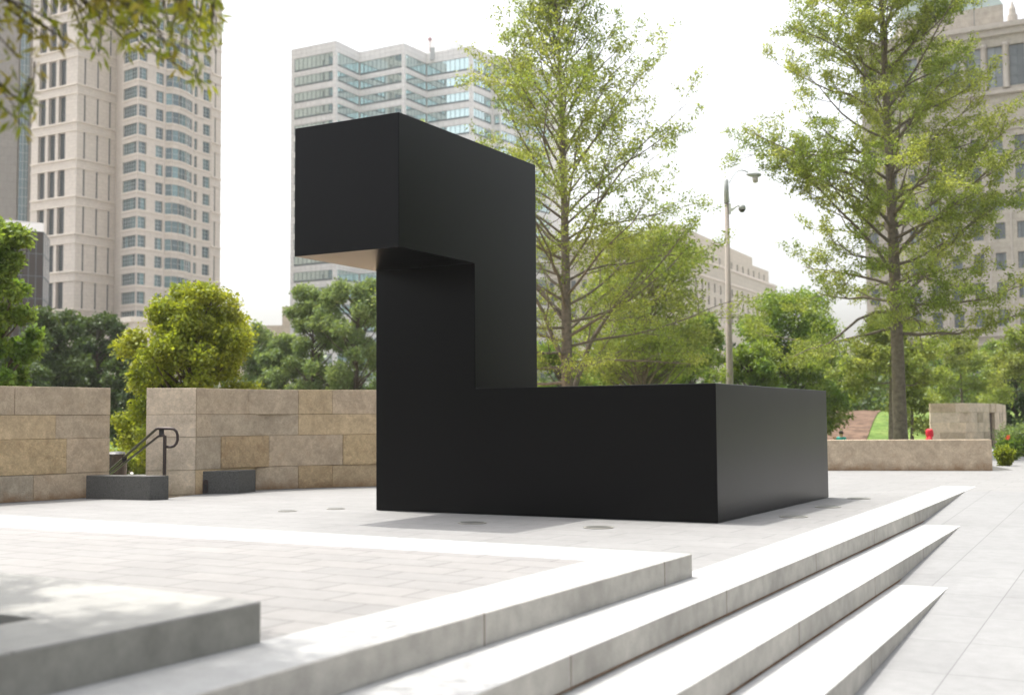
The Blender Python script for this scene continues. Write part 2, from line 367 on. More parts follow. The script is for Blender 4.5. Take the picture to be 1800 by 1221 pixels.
# upper block at the lower left with the tree pit
ZT = .345
tb = empty('granite_bench_block', L(-3, -10), 'thick grey granite block in the near left corner, dappled with leaf shade', 'granite block')
b = MB()
PU, PV = .32, -9.08
pit = (-2.6, -11.6, PU, PV)                       # tree pit rectangle
ve = lambda u_: -8.325+(.84-u_)*.085
prism(b, [(pit[2], -18), (.84, -18), (.84, ve(.84)), (pit[2], ve(pit[2]))], PH-.009, ZT)
prism(b, [(-9, -18), (pit[0], -18), (pit[0], ve(pit[0])), (-9, ve(-9))], PH-.009, ZT)
prism(b, [(pit[0]+.001, pit[3]), (pit[2]-.001, pit[3]), (pit[2]-.001, ve(pit[2])), (pit[0]+.001, ve(pit[0]))], PH-.009, ZT)
b.box((pit[0]+.001, -18, PH-.009), (pit[2]-pit[0]-.002, 0, 0), (0, pit[1]+18, 0), (0, 0, ZT-PH+.009))
fpart(b, 'granite_slab', M_blockg, tb)
b = MB(); b.box((.841, -18, PH+.004), (.003, 0, 0), (0, 18-8.33, 0), (0, 0, ZT-PH-.012)); fpart(b, 'shade_face', mat('block_face_shaded', (.225, .22, .195), .85, .2, nscale=5, namp=.22), tb)  # thin facing with the tree's shade put into its darker colour
b = MB(); b.box((pit[0]+.002, pit[1]+.002, PH-.02), (pit[2]-pit[0]-.004, 0, 0), (0, pit[3]-pit[1]-.004, 0), (0, 0, .05)); fpart(b, 'soil_bed', M_soil, tb)

# ------------------------------------------------------------------ the sculpture
LL, WW, D1, D2, OO, H1, H2, H3 = 4.555, 1.4846, 4.684, 1.611, 1.622, 1.524, 3.062, 4.581
sroot = empty('black_sculpture', L(0, 0), 'huge black painted steel sculpture of joined square beams, standing on the plaza', 'sculpture')
import bmesh
def solid(boxes):
    """union of boxes as one clean surface on a shared grid"""
    xs = sorted({q for b_ in boxes for q in b_[0]}); ys = sorted({q for b_ in boxes for q in b_[1]}); zs = sorted({q for b_ in boxes for q in b_[2]})
    def ins(i, j, k):
        if not (0 <= i < len(xs)-1 and 0 <= j < len(ys)-1 and 0 <= k < len(zs)-1): return False
        x = (xs[i]+xs[i+1])/2; y = (ys[j]+ys[j+1])/2; z = (zs[k]+zs[k+1])/2
        return any(a[0] < x < a[1] and b_[0] < y < b_[1] and c[0] < z < c[1] for a, b_, c in boxes)
    bm = bmesh.new(); vd = {}
    def V(i, j, k):
        if (i, j, k) not in vd: vd[(i, j, k)] = bm.verts.new((xs[i], ys[j], zs[k]))
        return vd[(i, j, k)]
    for i in range(len(xs)-1):
        for j in range(len(ys)-1):
            for k in range(len(zs)-1):
                if not ins(i, j, k): continue
                if not ins(i+1, j, k): bm.faces.new([V(i+1, j, k), V(i+1, j+1, k), V(i+1, j+1, k+1), V(i+1, j, k+1)])
                if not ins(i-1, j, k): bm.faces.new([V(i, j, k), V(i, j, k+1), V(i, j+1, k+1), V(i, j+1, k)])
                if not ins(i, j+1, k): bm.faces.new([V(i, j+1, k), V(i, j+1, k+1), V(i+1, j+1, k+1), V(i+1, j+1, k)])
                if not ins(i, j-1, k): bm.faces.new([V(i, j, k), V(i+1, j, k), V(i+1, j, k+1), V(i, j, k+1)])
                if not ins(i, j, k+1): bm.faces.new([V(i, j, k+1), V(i+1, j, k+1), V(i+1, j+1, k+1), V(i, j+1, k+1)])
                if not ins(i, j, k-1): bm.faces.new([V(i, j, k), V(i, j+1, k), V(i+1, j+1, k), V(i+1, j, k)])
    bmesh.ops.dissolve_limit(bm, angle_limit=.01, verts=bm.verts, edges=bm.edges)
    return bm
bm = solid([((-LL, 0), (0, D2), (0.003, H1)), ((-(LL-WW)/1.0*0-WW, 0), (0, D1), (0.003, H1)),
            ((-LL, -(LL-WW)), (0, D2), (0.003, H3)), ((-LL, -(LL-WW)), (-OO, D2), (H2, H3))])
me = bpy.data.meshes.new('steel_body'); bm.to_mesh(me); bm.free(); me.materials.append(M_black)
o = bpy.data.objects.new('steel_body', me); col.objects.link(o); o.parent = sroot; o.rotation_euler.z = -PHI
md = o.modifiers.new('bevel', 'BEVEL'); md.width = .007; md.segments = 2; md.limit_method = 'ANGLE'

_n = M_black.node_tree.nodes; _l = M_black.node_tree.links
_t = _n.new('ShaderNodeTexNoise'); _t.inputs['Scale'].default_value = .9; _t.inputs['Detail'].default_value = 7; _c = _n.new('ShaderNodeTexCoord'); _mp = _n.new('ShaderNodeMapping'); _mp.inputs['Scale'].default_value = (1.2, 1.2, .8)
_l.new(_c.outputs['Object'], _mp.inputs['Vector']); _l.new(_mp.outputs[0], _t.inputs['Vector'])
_r = _n.new('ShaderNodeMapRange'); _r.inputs[1].default_value = .3; _r.inputs[2].default_value = .7; _r.inputs[3].default_value = .275; _r.inputs[4].default_value = .29
_l.new(_t.outputs['Fac'], _r.inputs[0]); _l.new(_r.outputs[0], _n['Principled BSDF'].inputs['Roughness'])

# round in-ground lights
def disc(P, rad, label):
    b = MB(); b.lathe((0, 0, 0), [(rad, 0), (rad, .006), (rad*.86, .008), (rad*.84, .004)], 28, 0)
    o = b.build('ground_light', [M_discrim]); o.location = (P.x, P.y, .002)
    b = MB(); b.lathe((0, 0, .0045), [(rad*.82, 0), (rad*.8, .004)], 24); b.build('lens', M_disc, o)
    tag(o, label, 'ground light', 'round lights let into the plaza around the sculpture')
M_disc = mat('disc_glass', (.10, .10, .09), .4); M_discrim = mat('disc_rim', (.30, .29, .26), .5, metal=.4)
for (x, y), lb in zip([(505, 898), (590, 894), (830, 919), (1052, 927), (1395, 908), (1455, 891), (1510, 876)],
    ['round ground light farthest left on the plaza, before the stone wall', 'round ground light just left of the black column foot', 'round ground light inside the shadow of the black overhang',
     'round ground light in sunshine before the long low black block', 'nearest of the three ground lights by the right side of the black block', 'middle of the three ground lights by the right side of the black block', 'farthest of the three ground lights by the right side of the black block']):
    disc(on_z(x, y, 0), .16 if x > 600 else .12, lb)

# ------------------------------------------------------------------ stone walls
def arc_frame(path):
    path = [Vector((q.x, q.y, 0)) for q in path]; d = [0]
    for a, b_ in zip(path, path[1:]): d.append(d[-1]+(b_-a).length)
    def at(s, off=0.0):
        s = max(d[0], min(d[-1], s)); i = 0
        while i < len(d)-2 and s > d[i+1]: i += 1
        t = (s-d[i])/(d[i+1]-d[i]); p_ = path[i].lerp(path[i+1], t)
        def nrm(j): e = (path[j+1]-path[j]).normalized(); return Vector((-e.y, e.x, 0))
        n0 = nrm(i); 
        if t > .5 and i < len(path)-2: n_ = n0.lerp(nrm(i+1), (t-.5)).normalized()
        elif t < .5 and i > 0: n_ = n0.lerp(nrm(i-1), (.5-t)).normalized()
        else: n_ = n0
        return p_ + n_*off
    return at, d[-1]
def block_wall(name, label, path, thick, courses, joints, mats, pick, z0=0, cat='stone wall', seed=1, gap=.004):
    """courses from the top down: heights; joints: list per course of arc positions; one mesh per wall, each block its own island"""
    rnd = random.Random(seed); at, tot = arc_frame(path); b = MB(); z = z0+sum(courses)
    base = path[0]
    for ci, h in enumerate(courses):
        js = [0]+[j for j in joints[ci] if .02 < j < tot-.05]+[tot]
        for bi, (s0, s1) in enumerate(zip(js, js[1:])):
            mi = pick(ci, bi, rnd); dj = rnd.uniform(-.006, .006) + (.012 if mi == 2 else 0)
            k = max(1, int((s1-s0)/.5)); 
            ring_lo = []; 
            ss = [s0+gap/2+(s1-s0-gap)*i/k for i in range(k+1)]
            fr = [at(s_, -dj) for s_ in ss]; bk = [at(s_, thick) for s_ in ss]
            ring = fr+bk[::-1]
            b.hull([Vector((q.x, q.y, z-h+gap/2)) for q in ring], [Vector((q.x, q.y, z-gap/2)) for q in ring], mi)
        z -= h
    o = b.build(name, mats, origin=(base.x, base.y, 0), bevel=.006)
    return tag(o, label, cat)
CR = [.42, .355, .52, .385, .5]                   # last course is below plaza level
stm = [M_stone, M_stoneB, M_stoneR]
# arc positions of the joints measured on the photograph along each face
def s_on(path, px, ):
    at, tot = arc_frame(path); best = (1e9, 0)
    for i in range(401):
        s = tot*i/400; q = at(s); x, y, c = to_px((q.x, q.y, 0.8)); best = min(best, (abs(x-px), s))
    return best[1]
P2 = [W2a, W2b, W2c, W2d, W2e]
zj = lambda lst: [s_on(P2, 300+q/4.5) for q in lst]+[8.3, 9.4]
J2 = [zj([615, 1010, 1280]), zj([318, 1010]), zj([398, 775, 1365]), zj([672, 1010, 1280]), [2, 4, 6]]
pk2 = {(0, 0): 0, (0, 1): 0, (0, 2): 1, (0, 3): 0, (1, 1): 0, (1, 2): 1, (2, 0): 0, (2, 1): 2, (2, 2): 0, (2, 3): 2, (3, 2): 2, (3, 1): 0}
w2 = block_wall('stone_wall', 'pale limestone wall running behind the black column, with a lit end at the stair gap', P2, .42, CR, J2, stm, lambda c, i, r: pk2.get((c, i), r.choice([0, 0, 1])), z0=-.4995, seed=3)
# thicker end pier of that wall
e1 = W2a + Vector((-.012, .0, 0)); e0 = on_z(257.6, 681.7, 1.68); e0 = Vector((e0.x, e0.y, 0))
dn = (e1-e0).normalized()
J3 = [[], [], [], [], []]
pier = block_wall('wall_pier', 'smooth sunlit limestone pier ending the wall beside the stair gap', [e0, e1+dn*.0], .8, CR, J3, [M_stoneLit], lambda c, i, r: 0, z0=-.4995, seed=6)
P1 = [W1z, W1a, W1b]
at1, tot1 = arc_frame(P1)
zl = lambda lst: [s_on(P1, q/3.591) for q in lst]
s0_ = s_on(P1, 0)
J1 = [[1.0, s0_-.7]+zl([87]), [.6, s0_-1.0]+zl([347]), [1.4, s0_-.6]+zl([422]), [.8, s0_-.9]+zl([215]), [2]]
n1 = [len(j) for j in J1]
w1 = block_wall('stone_wall', 'pale limestone wall at the far left edge, on the near side of the stair gap', P1, .9, CR, J1, stm,
    lambda c, i, r: {0: 0, 1: (1 if i < n1[1] else 0), 2: (2 if i < n1[2] else 0), 3: 0}.get(c, 0), z0=-.4995, seed=9)
# low wall on the right
PL = [LWz, LWa, LWb]
lw = block_wall('low_wall', 'long low smooth limestone wall behind the right end of the sculpture', PL, .40, [.655, .5], [[3.9], [3]], [M_stone, M_stoneB, M_stoneR], lambda c, i, r: 0, z0=-.4995, seed=2)
# far curved wall
def far_pt(x, top, zt=1.68): q = on_z(x, top, zt); return Vector((q.x, q.y, 0))
F0 = far_pt(1633, 709); F0 = Vector(((1633-900)/FPX*44*1.0, 44, 0))
F1 = Vector(((1700-900)/FPX*43.7, 43.7, 0)); F2 = Vector(((1737-900)/FPX*45.3, 45.3, 0)); F3 = Vector(((1746.5-900)/FPX*45.8, 45.8, 0)); F4 = Vector(((1754-900)/FPX*46.6, 46.6, 0)); F5 = Vector(((1766-900)/FPX*52.5, 52.5, 0))
fh = [.34, .38, .36, .3, .8]
r_ = random.Random(5)
def rj(tot, lo, hi): 
    o_ = []; s = r_.uniform(.2, hi)
    while s < tot: o_.append(s); s += r_.uniform(lo, hi)
    return o_
FR = empty('curved_stone_wall', (F0.x, F0.y, GZ), 'pale curved limestone wall with a narrow opening, at the right behind the low wall', 'stone wall')
for seg, crs in (([F0, F1, F2], fh), ([F3, F4, F5], fh), ([F2, F3], fh[:1])):
    at_, tt = arc_frame(seg)
    full_top = 1.64
    b_ = block_wall('wall_section', None, seg, .3, crs, [rj(tt, .5, 1.3) for _ in crs], [M_stoneLit, M_stoneLit, M_stone], lambda c, i, r: r.choice([0, 0, 2]), z0=full_top-sum(crs), seed=int(tt*10))
    if 'label' in b_: del b_['label']
    if 'category' in b_: del b_['category']
    b_.parent = FR; b_.location = Vector(b_.location)-FR.location
dv = MB(); e1_ = (F3-F2).normalized(); n1_ = Vector((-e1_.y, e1_.x, 0)); dv.box(F2+n1_*.12+Vector((0, 0, GZ)), (F3-F2), n1_*.06, Vector((0, 0, 1.28-GZ)))
part(dv, 'slot_shade_panel', mat('slot_shade_brown', (.075, .05, .04), .6), FR)  # dark panel standing for the shade inside the narrow opening
# dark granite blocks flanking the stair
def gblock(A, B, C, h, label):
    A, B, C = [on_z(*q, 0) for q in (A, B, C)]; D = A+(C-B)
    up = Vector((0, 0, h)); b = MB(); lo = [A, B, C, D]; 
    b.hull([q+Vector((0, 0, -.25)) for q in lo], [q+up for q in lo]); o = b.build('granite_block', M_dkgran, origin=(B.x, B.y, 0), bevel=.008)
    return tag(o, label, 'granite block', 'dark granite blocks flanking the stair'), A, B, C, D
g1, A1, B1_, C1, D1_ = gblock((150.7, 876.2), (262.7, 878.8), (296.4, 877.3), .352, 'dark grey granite block carrying the iron handrail post, left of the stair')
g2, A2, B2_, C2, D2_ = gblock((346.5, 868.3), (420, 866.7), (449.3, 863.6), .36, 'dark grey granite block against the wall, with a small light fitting in its face')
# fitting in the face of block 2
q = on_y(361, 854.5, (A2.lerp(B2_, .2)).y - .01); fd = (B2_-A2).normalized(); fn = Vector((fd.y, -fd.x, 0))
fc = A2.lerp(B2_, .20)+Vector((0, 0, .125))
fit = empty('wall_light', fc, 'small upright bronze light fitting with rounded ends, let into the dark granite block', 'light fitting')
b = MB(); ring = []
for t in range(16):
    an = 2*math.pi*t/16; ring.append(fd*(.042*math.cos(an))+Vector((0, 0, .042*math.sin(an)+(.065 if math.sin(an) > 0 else -.065))))
ring2 = [fc+q_ for q_ in ring]; b.hull([q_-fn*.002 for q_ in ring2], [q_+fn*.02 for q_ in ring2]); part(b, 'cover_plate', M_iron, fit)
b = MB(); r3 = [fc+fn*.0215+Vector((0, 0, -.02))+(q_*.5) for q_ in ring]; b.hull(r3, [q_+fn*.004 for q_ in r3]); part(b, 'dark_slot', M_ironD, fit)

# stair in the gap
stp = MB(); e_ = (W2a-Vector((-5.3, 17.5, 0))); dirn = Vector((-.68, .73, 0)).normalized(); side = Vector((dirn.y, -dirn.x, 0))
sroot2 = empty('stair', Vector((-5.9, 18.9, GZ)), 'short granite stair going down between the two limestone walls', 'stair')
for i in range(1, 4):
    z = -.15*i; o_ = Vector((-5.75, 18.1, 0)) + dirn*(.12+.36*(i-1)) - side*.5
    stp.box(o_+Vector((0, 0, GZ+.002*i)), side*1.35, dirn*(.36*(4-i)+.3-.003*i), Vector((0, 0, z-GZ)))
part(stp, 'treads', M_white_v, sroot2)

# handrail
hr = empty('handrail', (C1.x, C1.y, .35), 'bronze iron handrail with a looped end, rising from the dark granite block at the stair', 'handrail')
def at_d(px, py, Y): return on_y(px, py, Y)
yp = 17.72
pb = at_d(289, 833, yp); pt = at_d(288.5, 765, yp)
b = MB(); b.box(Vector((pb.x-.022, pb.y-.022, .353)), (.044, 0, 0), (0, .044, 0), (0, 0, pt.z-.353)); part(b, 'post', M_iron, hr, bevel=.004)
far1 = at_d(185, 833, 19.15); far2 = at_d(185, 840, 19.15)
loop = [far1, at_d(275, 753.5, 17.85)] + [at_d(x, y, 17.72) for x, y in [(279, 752.8), (290, 752.8), (301, 753), (306, 754), (310, 758), (312, 764), (312, 773), (310, 779), (306, 783.5), (300, 785), (290, 785)]]
b = MB(); b.tube(loop, .021, 10); part(b, 'top_rail', M_iron, hr, smooth=True)
b = MB(); b.tube([far2, at_d(279, 766, 17.85), at_d(288, 764.5, 17.73)], .018, 10); part(b, 'lower_rail', M_iron, hr, smooth=True)
for (x, y, Y) in ((284, 759, 17.76), (219, 807, 18.65)):
    c = at_d(x, y, Y); b = MB(); b.box(c-Vector((.035, .012, .05)), (.07, 0, 0), (0, .024, 0), (0, 0, .10)); part(b, 'bracket', M_ironD, hr)

# litter bin beyond the gap
lb = at_d(206, 818, 33); b = MB(); b.lathe((0, 0, 0), [(.26, 0), (.30, .05), (.31, .8), (.33, .82), (.33, .88), (.26, .93), (.1, .95)], 20)
bin_ = b.build('litter_bin', M_ironD); bin_.location = (lb.x-.05, 33, GZ); tag(bin_, 'round black litter bin seen through the gap between the walls', 'bin')
# tan sunlit court behind the wall (its light is mirrored in the underside of the overhang)
b = MB(); b.face([(-11, 23, GZ+.006), (0, 23, GZ+.006), (2, 56, GZ+.006), (-17, 56, GZ+.006)]); tag(b.build('gravel_court', mat('tan_gravel', (.50, .36, .25), .95, .1, nscale=5, namp=.15)), kind='structure')
# path seen through the gap
b = MB(); b.face([(-26, 38, GZ+.008), (-9, 36, GZ+.008), (-6, 41, GZ+.008), (-26, 43.5, GZ+.008)]); tag(b.build('path', M_green_pave), kind='structure')

# ------------------------------------------------------------------ mounds at the right
def mound(name, mt, poly_fn, x0, x1, y0, y1, n=30, kind='structure'):
    b = MB()
    def P(i, j):
        x = x0+(x1-x0)*i/n; y = y0+(y1-y0)*j/n; return (x, y, poly_fn(x, y))
    idx = {}
    for i in range(n+1):
        for j in range(n+1): idx[(i, j)] = len(b.v); b.v.append(P(i, j))
    for i in range(n):
        for j in range(n): b.f.append((idx[(i, j)], idx[(i+1, j)], idx[(i+1, j+1)], idx[(i, j+1)])); b.m.append(0); b.uv.append([(0, 0)]*4)
    return tag(b.build(name, mt, smooth=True), kind=kind)
def sm(t): t = max(0, min(1, t)); return t*t*(3-2*t)
def mz(x, y):
    h = sm((y-54)/20)*2.15; e = sm((x-12)/3)*sm((48-x)/4)
    return GZ-.03+h*e+.03*noise.noise(Vector((x*.5, y*.5, 0)))
mound('grass_mound', M_grass, mz, 8, 52, 53, 100)
# bare soil strip laid over the left flank of the mound
def soil_z(x, y): return mz(x, y)+.05+.05*noise.noise(Vector((x*1.6, y*1.6, 3)))
b = MB(); n = 26
idx = {}
for i in range(n+1):
    for j in range(n+1):
        y = 55+19*j/n; xr = (1508-900)/FPX*y if j == 0 else (1508+(1548-1508)*j/n-900)/FPX*y; xl = 14.0
        x = xl+(xr-xl)*i/n; idx[(i, j)] = len(b.v); b.v.append((x, y, soil_z(x, y)))
for i in range(n):
    for j in range(n): b.f.append((idx[(i, j)], idx[(i+1, j)], idx[(i+1, j+1)], idx[(i, j+1)])); b.m.append(0); b.uv.append([(0, 0)]*4)
tag(b.build('soil_bank', M_mulch, smooth=True), kind='structure')

# ------------------------------------------------------------------ foliage
class Leaves:
    def __init__(s, seed): s.r = np.random.default_rng(seed); s.c = []; 
    def add(s, pts, sizes): s.c.append((np.asarray(pts, float), np.asarray(sizes, float)))
    def build(s, name, mt, parent, droop=0.0, aspect=.55, origin=(0, 0, 0)):
        P = np.concatenate([a for a, _ in s.c]); S = np.concatenate([b_ for _, b_ in s.c]); n = len(P); r = s.r
        d = r.normal(size=(n, 3)); d[:, 2] -= droop; d /= np.linalg.norm(d, axis=1)[:, None]
        q = r.normal(size=(n, 3)); q[:, 2] += .5; e = np.cross(d, q); e /= np.linalg.norm(e, axis=1)[:, None]+1e-9
        nn = np.cross(d, e)
        S = S[:, None]; asp = aspect*r.uniform(.7, 1.3, (n, 1))
        v = np.stack([P, P+d*S*.45+e*S*asp*.5+nn*S*.06, P+d*S, P+d*S*.5-e*S*asp*.5+nn*S*.06], 1).reshape(-1, 3)-np.array(origin)
        me = bpy.data.meshes.new(name); me.vertices.add(4*n); me.vertices.foreach_set('co', v.ravel())
        me.loops.add(4*n); me.loops.foreach_set('vertex_index', np.arange(4*n, dtype=np.int32))
        me.polygons.add(n); me.polygons.foreach_set('loop_start', np.arange(0, 4*n, 4, dtype=np.int32)); me.polygons.foreach_set('loop_total', np.full(n, 4, dtype=np.int32))
        me.materials.append(mt); me.update(calc_edges=True)
        o = bpy.data.objects.new(name, me); col.objects.link(o); o.parent = parent
        return o
def rv(r, s=1.0): return Vector((r.gauss(0, s), r.gauss(0, s), r.gauss(0, s)))

def grow_tree(root, H_, crown0, prof, nl, leaf_n, leaf_s, seed, elev, trunk_r, lm, bm_, fork=None, spread=.42, sub=6, lean=(0, 0), droop=.3, curve=.25, clump=1.0, aspect=.55, limb_k=.27):
    """root: Empty; everything in its local metres. prof(t) = limb reach at height fraction t of the crown; elev(t) = limb rise in degrees"""
    r = random.Random(seed); nr = np.random.default_rng(seed); tb_ = MB(); Lv = Leaves(seed)
    def trunk_at(h): t = h/H_; return Vector((lean[0]*t+.04*math.sin(t*5+seed), lean[1]*t+.04*math.cos(t*4+seed*2), h))
    N = 14; pts = [trunk_at(H_*i/N) for i in range(N+1)]; rad = [max(.012, trunk_r*(1-(i/N))**.8*(1.25 if i == 0 else 1)) for i in range(N+1)]
    tb_.tube(pts, rad, 10)
    tips = []
    def limb(p0, d0, ln, r0, lvl, k):
        segs = 6 if lvl == 0 else 4; p_ = p0.copy(); d = d0.normalized(); pl = [p_.copy()]
        for i in range(segs):
            d = (d+rv(r, .13 if lvl == 0 else .2)+Vector((0, 0, curve*.12*(1 if lvl else .6)))).normalized()
            p_ = p_+d*(ln/segs); pl.append(p_.copy())
        rr = [max(.004, r0*(1-.85*i/segs)) for i in range(segs+1)]
        tb_.tube(pl, rr, 6 if lvl == 0 else (4 if lvl == 1 else 3), cap=False)
        if lvl < 2:
            nb = sub if lvl == 0 else max(2, sub-2)
            for i in range(nb):
                t = .22+.78*(i+r.random()*.7)/nb; t = min(t, .98); f = t*segs; a = int(f); q = pl[a].lerp(pl[min(a+1, segs)], f-a)
                dd = (pl[min(a+1, segs)]-pl[a]).normalized(); side_ = dd.cross(Vector((0, 0, 1))); 
                if side_.length < .1: side_ = Vector((1, 0, 0))
                side_.normalize(); side_ *= (1 if (i % 2) else -1)
                nd = (dd*.75+side_*r.uniform(.4, 1.0)+Vector((0, 0, r.uniform(-.25, .45)))+rv(r, .15))
                limb(q, nd, ln*spread*(1.15-.6*t)*r.uniform(.7, 1.25)*(1.3 if lvl else 1), r0*.42*(1-.5*t), lvl+1, i)
        if lvl >= 1:
            w_ = ln*(1.0 if lvl == 2 else .5); tips.append((pl, w_))
    for i in range(nl):
        t = (i+.5*r.random())/nl; h = crown0+(H_*.97-crown0)*t; az = i*2.39996+r.uniform(-.35, .35)
        ln = prof(t)*r.uniform(.78, 1.12); el = R(elev(t)+r.uniform(-9, 9))
        d = Vector((math.cos(az)*math.cos(el), math.sin(az)*math.cos(el), math.sin(el)))
        limb(trunk_at(h), d, ln, max(.010, trunk_r*limb_k*(1-.55*t)*min(1, ln/2)), 0, 0)
    if fork:
        for (h, az, el, ln, rr_) in fork:
            el = R(el); d = Vector((math.cos(az)*math.cos(el), math.sin(az)*math.cos(el), math.sin(el)))
            limb(trunk_at(h), d, ln, rr_, 0, 0)
    W_ = sum(w_ for _, w_ in tips); 
    allp = []; 
    for pl, w_ in tips:
        k = max(1, int(round(leaf_n*w_/W_))); A = np.array([tuple(q) for q in pl]); t = nr.uniform(.15, 1, k)**.7*(len(pl)-1)
        a = np.minimum(t.astype(int), len(pl)-2); f = (t-a)[:, None]; P = A[a]*(1-f)+A[a+1]*f
        # short bunches: jitter leaves around a few knots
        P = P+nr.normal(0, leaf_s*.75*clump, (k, 3)); allp.append(P)
    P = np.concatenate(allp); Lv.add(P, leaf_s*nr.uniform(.6, 1.25, len(P)))
    t_ = tb_.build('trunk', bm_, root, smooth=True)
    c_ = Lv.build('crown', lm, root, droop, aspect)
    return t_, c_

def dense_tree(root, H_, cz0, rx, leaf_n, leaf_s, seed, trunk_r, lm, bm_, top=.75, nclump=60, flat=1.0, aspect=.6, droop=.2):
    """full broad-leaved crown: clumps of leaves set on limb ends through an uneven egg volume"""
    r = random.Random(seed); nr = np.random.default_rng(seed); tb_ = MB(); Lv = Leaves(seed)
    leaf_s *= .72; leaf_n = int(leaf_n*1.8); hc = H_-cz0; ctr = cz0+hc*.45
    tb_.tube([(0, 0, 0), (.03, .02, cz0*.6), (.0, .05, ctr), (.05, 0, H_*.8)], [trunk_r*1.2, trunk_r, trunk_r*.6, .02], 9)
    lobes = []
    for i in range(nclump):
        z = r.random()**.9; zz = cz0+hc*(.04+.93*z)
        wv = math.sqrt(max(.03, 1-((z-.40)/.66)**2))
        az = i*2.39996+r.uniform(-.5, .5); k = math.sqrt(r.uniform(.12, 1)); rr_ = rx*wv*k*r.uniform(.8, 1.12)
        c = Vector((math.cos(az)*rr_, math.sin(az)*rr_*flat, zz)); lobes.append((c, rx*r.uniform(.14, .30)))
        st = Vector((0, 0, max(cz0*.7, zz-rr_*.8-.3)))
        mid = st.lerp(c, .55)+Vector((0, 0, -.08*rr_)); tb_.tube([st, mid, c], [trunk_r*.30, trunk_r*.16, .012], 5, cap=False)
    Wt = sum(l_[1]**2 for l_ in lobes)
    for c, s in lobes:
        k = int(leaf_n*s*s/Wt); d = nr.normal(size=(k, 3)); d /= np.linalg.norm(d, axis=1)[:, None]
        rad = s*nr.uniform(.15, 1, (k, 1))**.45*(1+.25*np.sin(d[:, :1]*7+c.x)*np.cos(d[:, 1:2]*6+c.y)); P = np.array(tuple(c))+d*rad*np.array([1.1, 1.1, .8])
        P += nr.normal(0, leaf_s*.35, P.shape); Lv.add(P, leaf_s*nr.uniform(.6, 1.3, k))
    t_ = tb_.build('trunk', bm_, root, smooth=True); c_ = Lv.build('crown', lm, root, droop, aspect)
    return t_, c_
def copy_tree(src, loc, scale, rz, label, cat, group=None, lm=None):
    c = src.copy(); col.objects.link(c); c.location = loc; c.scale = scale; c.rotation_euler.z = rz
    for k in ('group',):
        if k in c: del c[k]
    tag(c, label, cat, group)
    for ch in src.children:
        d = ch.copy(); col.objects.link(d); d.parent = c
        if lm and ch.name.startswith('crown'):
            d.data = ch.data.copy(); d.data.materials[0] = lm
    return c
def place(px, Y, z=GZ): return Vector(((px-900)/FPX*Y + .0072*0, Y, z))
def top_z(px, py, Y): return on_y(px, py, Y).z

# the tall oak behind the sculpture
Y = 34.0; base = place(1001, Y); Ht = top_z(985, -12, Y)-GZ
t1 = empty('oak_tree', base, 'tall airy young oak with a forked trunk, rising right behind the black sculpture', 'tree')
grow_tree(t1, Ht, 2.6, lambda t: 5.6*(1-t)**.26*(.80+.25*math.sin(math.pi*min(1, t*1.5))), 76, 88000, .10, 11, lambda t: -8+74*t**.62, .20, M_lfO, M_bark,
          fork=[(2.1, R(65), 66, 6.5, .10), (3.2, R(200), 62, 5.5, .07), (4.5, R(150), 55, 5.0, .06)], lean=(-.25, 0), aspect=.42, sub=6, droop=.5)
# the big oak at the right
Y = 36.0; base = place(1582, Y); Ht = top_z(1560, -250, Y)-GZ
t2 = empty('oak_tree', base, 'large green oak at the right, its straight trunk standing behind the low wall', 'tree')
grow_tree(t2, Ht, 4.3, lambda t: 5.0*(1-t)**.42*(.80+.25*math.sin(math.pi*min(1, t*1.4))), 92, 150000, .10, 31, lambda t: -12+76*t**.6, .225, M_lfG if False else M_lfO, M_bark,
          fork=[(5.2, R(10), 48, 6.5, .07), (6.0, R(165), 50, 5.2, .06), (7.5, R(-10), 40, 5.5, .06), (6.6, R(-40), 35, 5.5, .06)], lean=(-.35, 0), aspect=.42, sub=6, droop=.5)

# mid-ground trees
def mk_dense(name, px, wpx, toppx, Y, seed, lm, label, cz=.12, leaf=.2, n=16000, bark=M_barkD, clumps=60, top=.75, tr=.16):
    b_ = place(px, Y); Ht = top_z(px, toppx, Y)-GZ; rx = wpx/2/FPX*Y*1.02
    rt = empty(name, b_, label, 'tree'); dense_tree(rt, Ht, Ht*cz, rx, n, leaf, seed, tr, lm, bark, nclump=clumps, top=top); return rt
yt = mk_dense('leafy_tree', 336, 218, 503, 30, 31, M_lfB, 'bright yellow green bushy tree standing behind the stair gap', cz=.07, leaf=.15, n=34000, clumps=110)
mk_dense('leafy_tree', -12, 140, 385, 26, 32, M_lfG, 'green tree cut by the left edge of the picture, above the left wall', cz=.10, leaf=.16, n=26000, clumps=80)
dk = mk_dense('dark_tree', 92, 120, 545, 62, 33, M_lfD, 'dark green round tree below the beige tower, left of its twin', cz=.1, leaf=.30, n=14000)
mk_dense('dark_tree', 168, 105, 553, 66, 34, M_lfD, 'dark green round tree directly below the beige tower, right of its twin', cz=.1, leaf=.30, n=12000)
mk_dense('dark_tree', 232, 90, 606, 60, 35, M_lfD, 'low dark green tree peeping out left of the bright yellow green tree', cz=.1, leaf=.28, n=9000)
mk_dense('dark_tree', 40, 120, 600, 58, 36, M_lfD, 'low dark green tree behind the far left wall', cz=.1, leaf=.28, n=9000)
gt = mk_dense('leafy_tree', 625, 150, 493, 62, 41, M_lfS, 'grey green tree with fine leaves, just left of the black column', cz=.16, leaf=.22, n=20000, clumps=70, tr=.2)
mk_dense('leafy_tree', 548, 120, 505, 64, 42, M_lfS, 'grey green tree with a pointed crown below the white zigzag tower', cz=.16, leaf=.22, n=15000, clumps=60, tr=.18)
mk_dense('leafy_tree', 452, 110, 566, 72, 43, M_lfS, 'low pale green tree right of the bright yellow green tree', cz=.1, leaf=.26, n=9000)
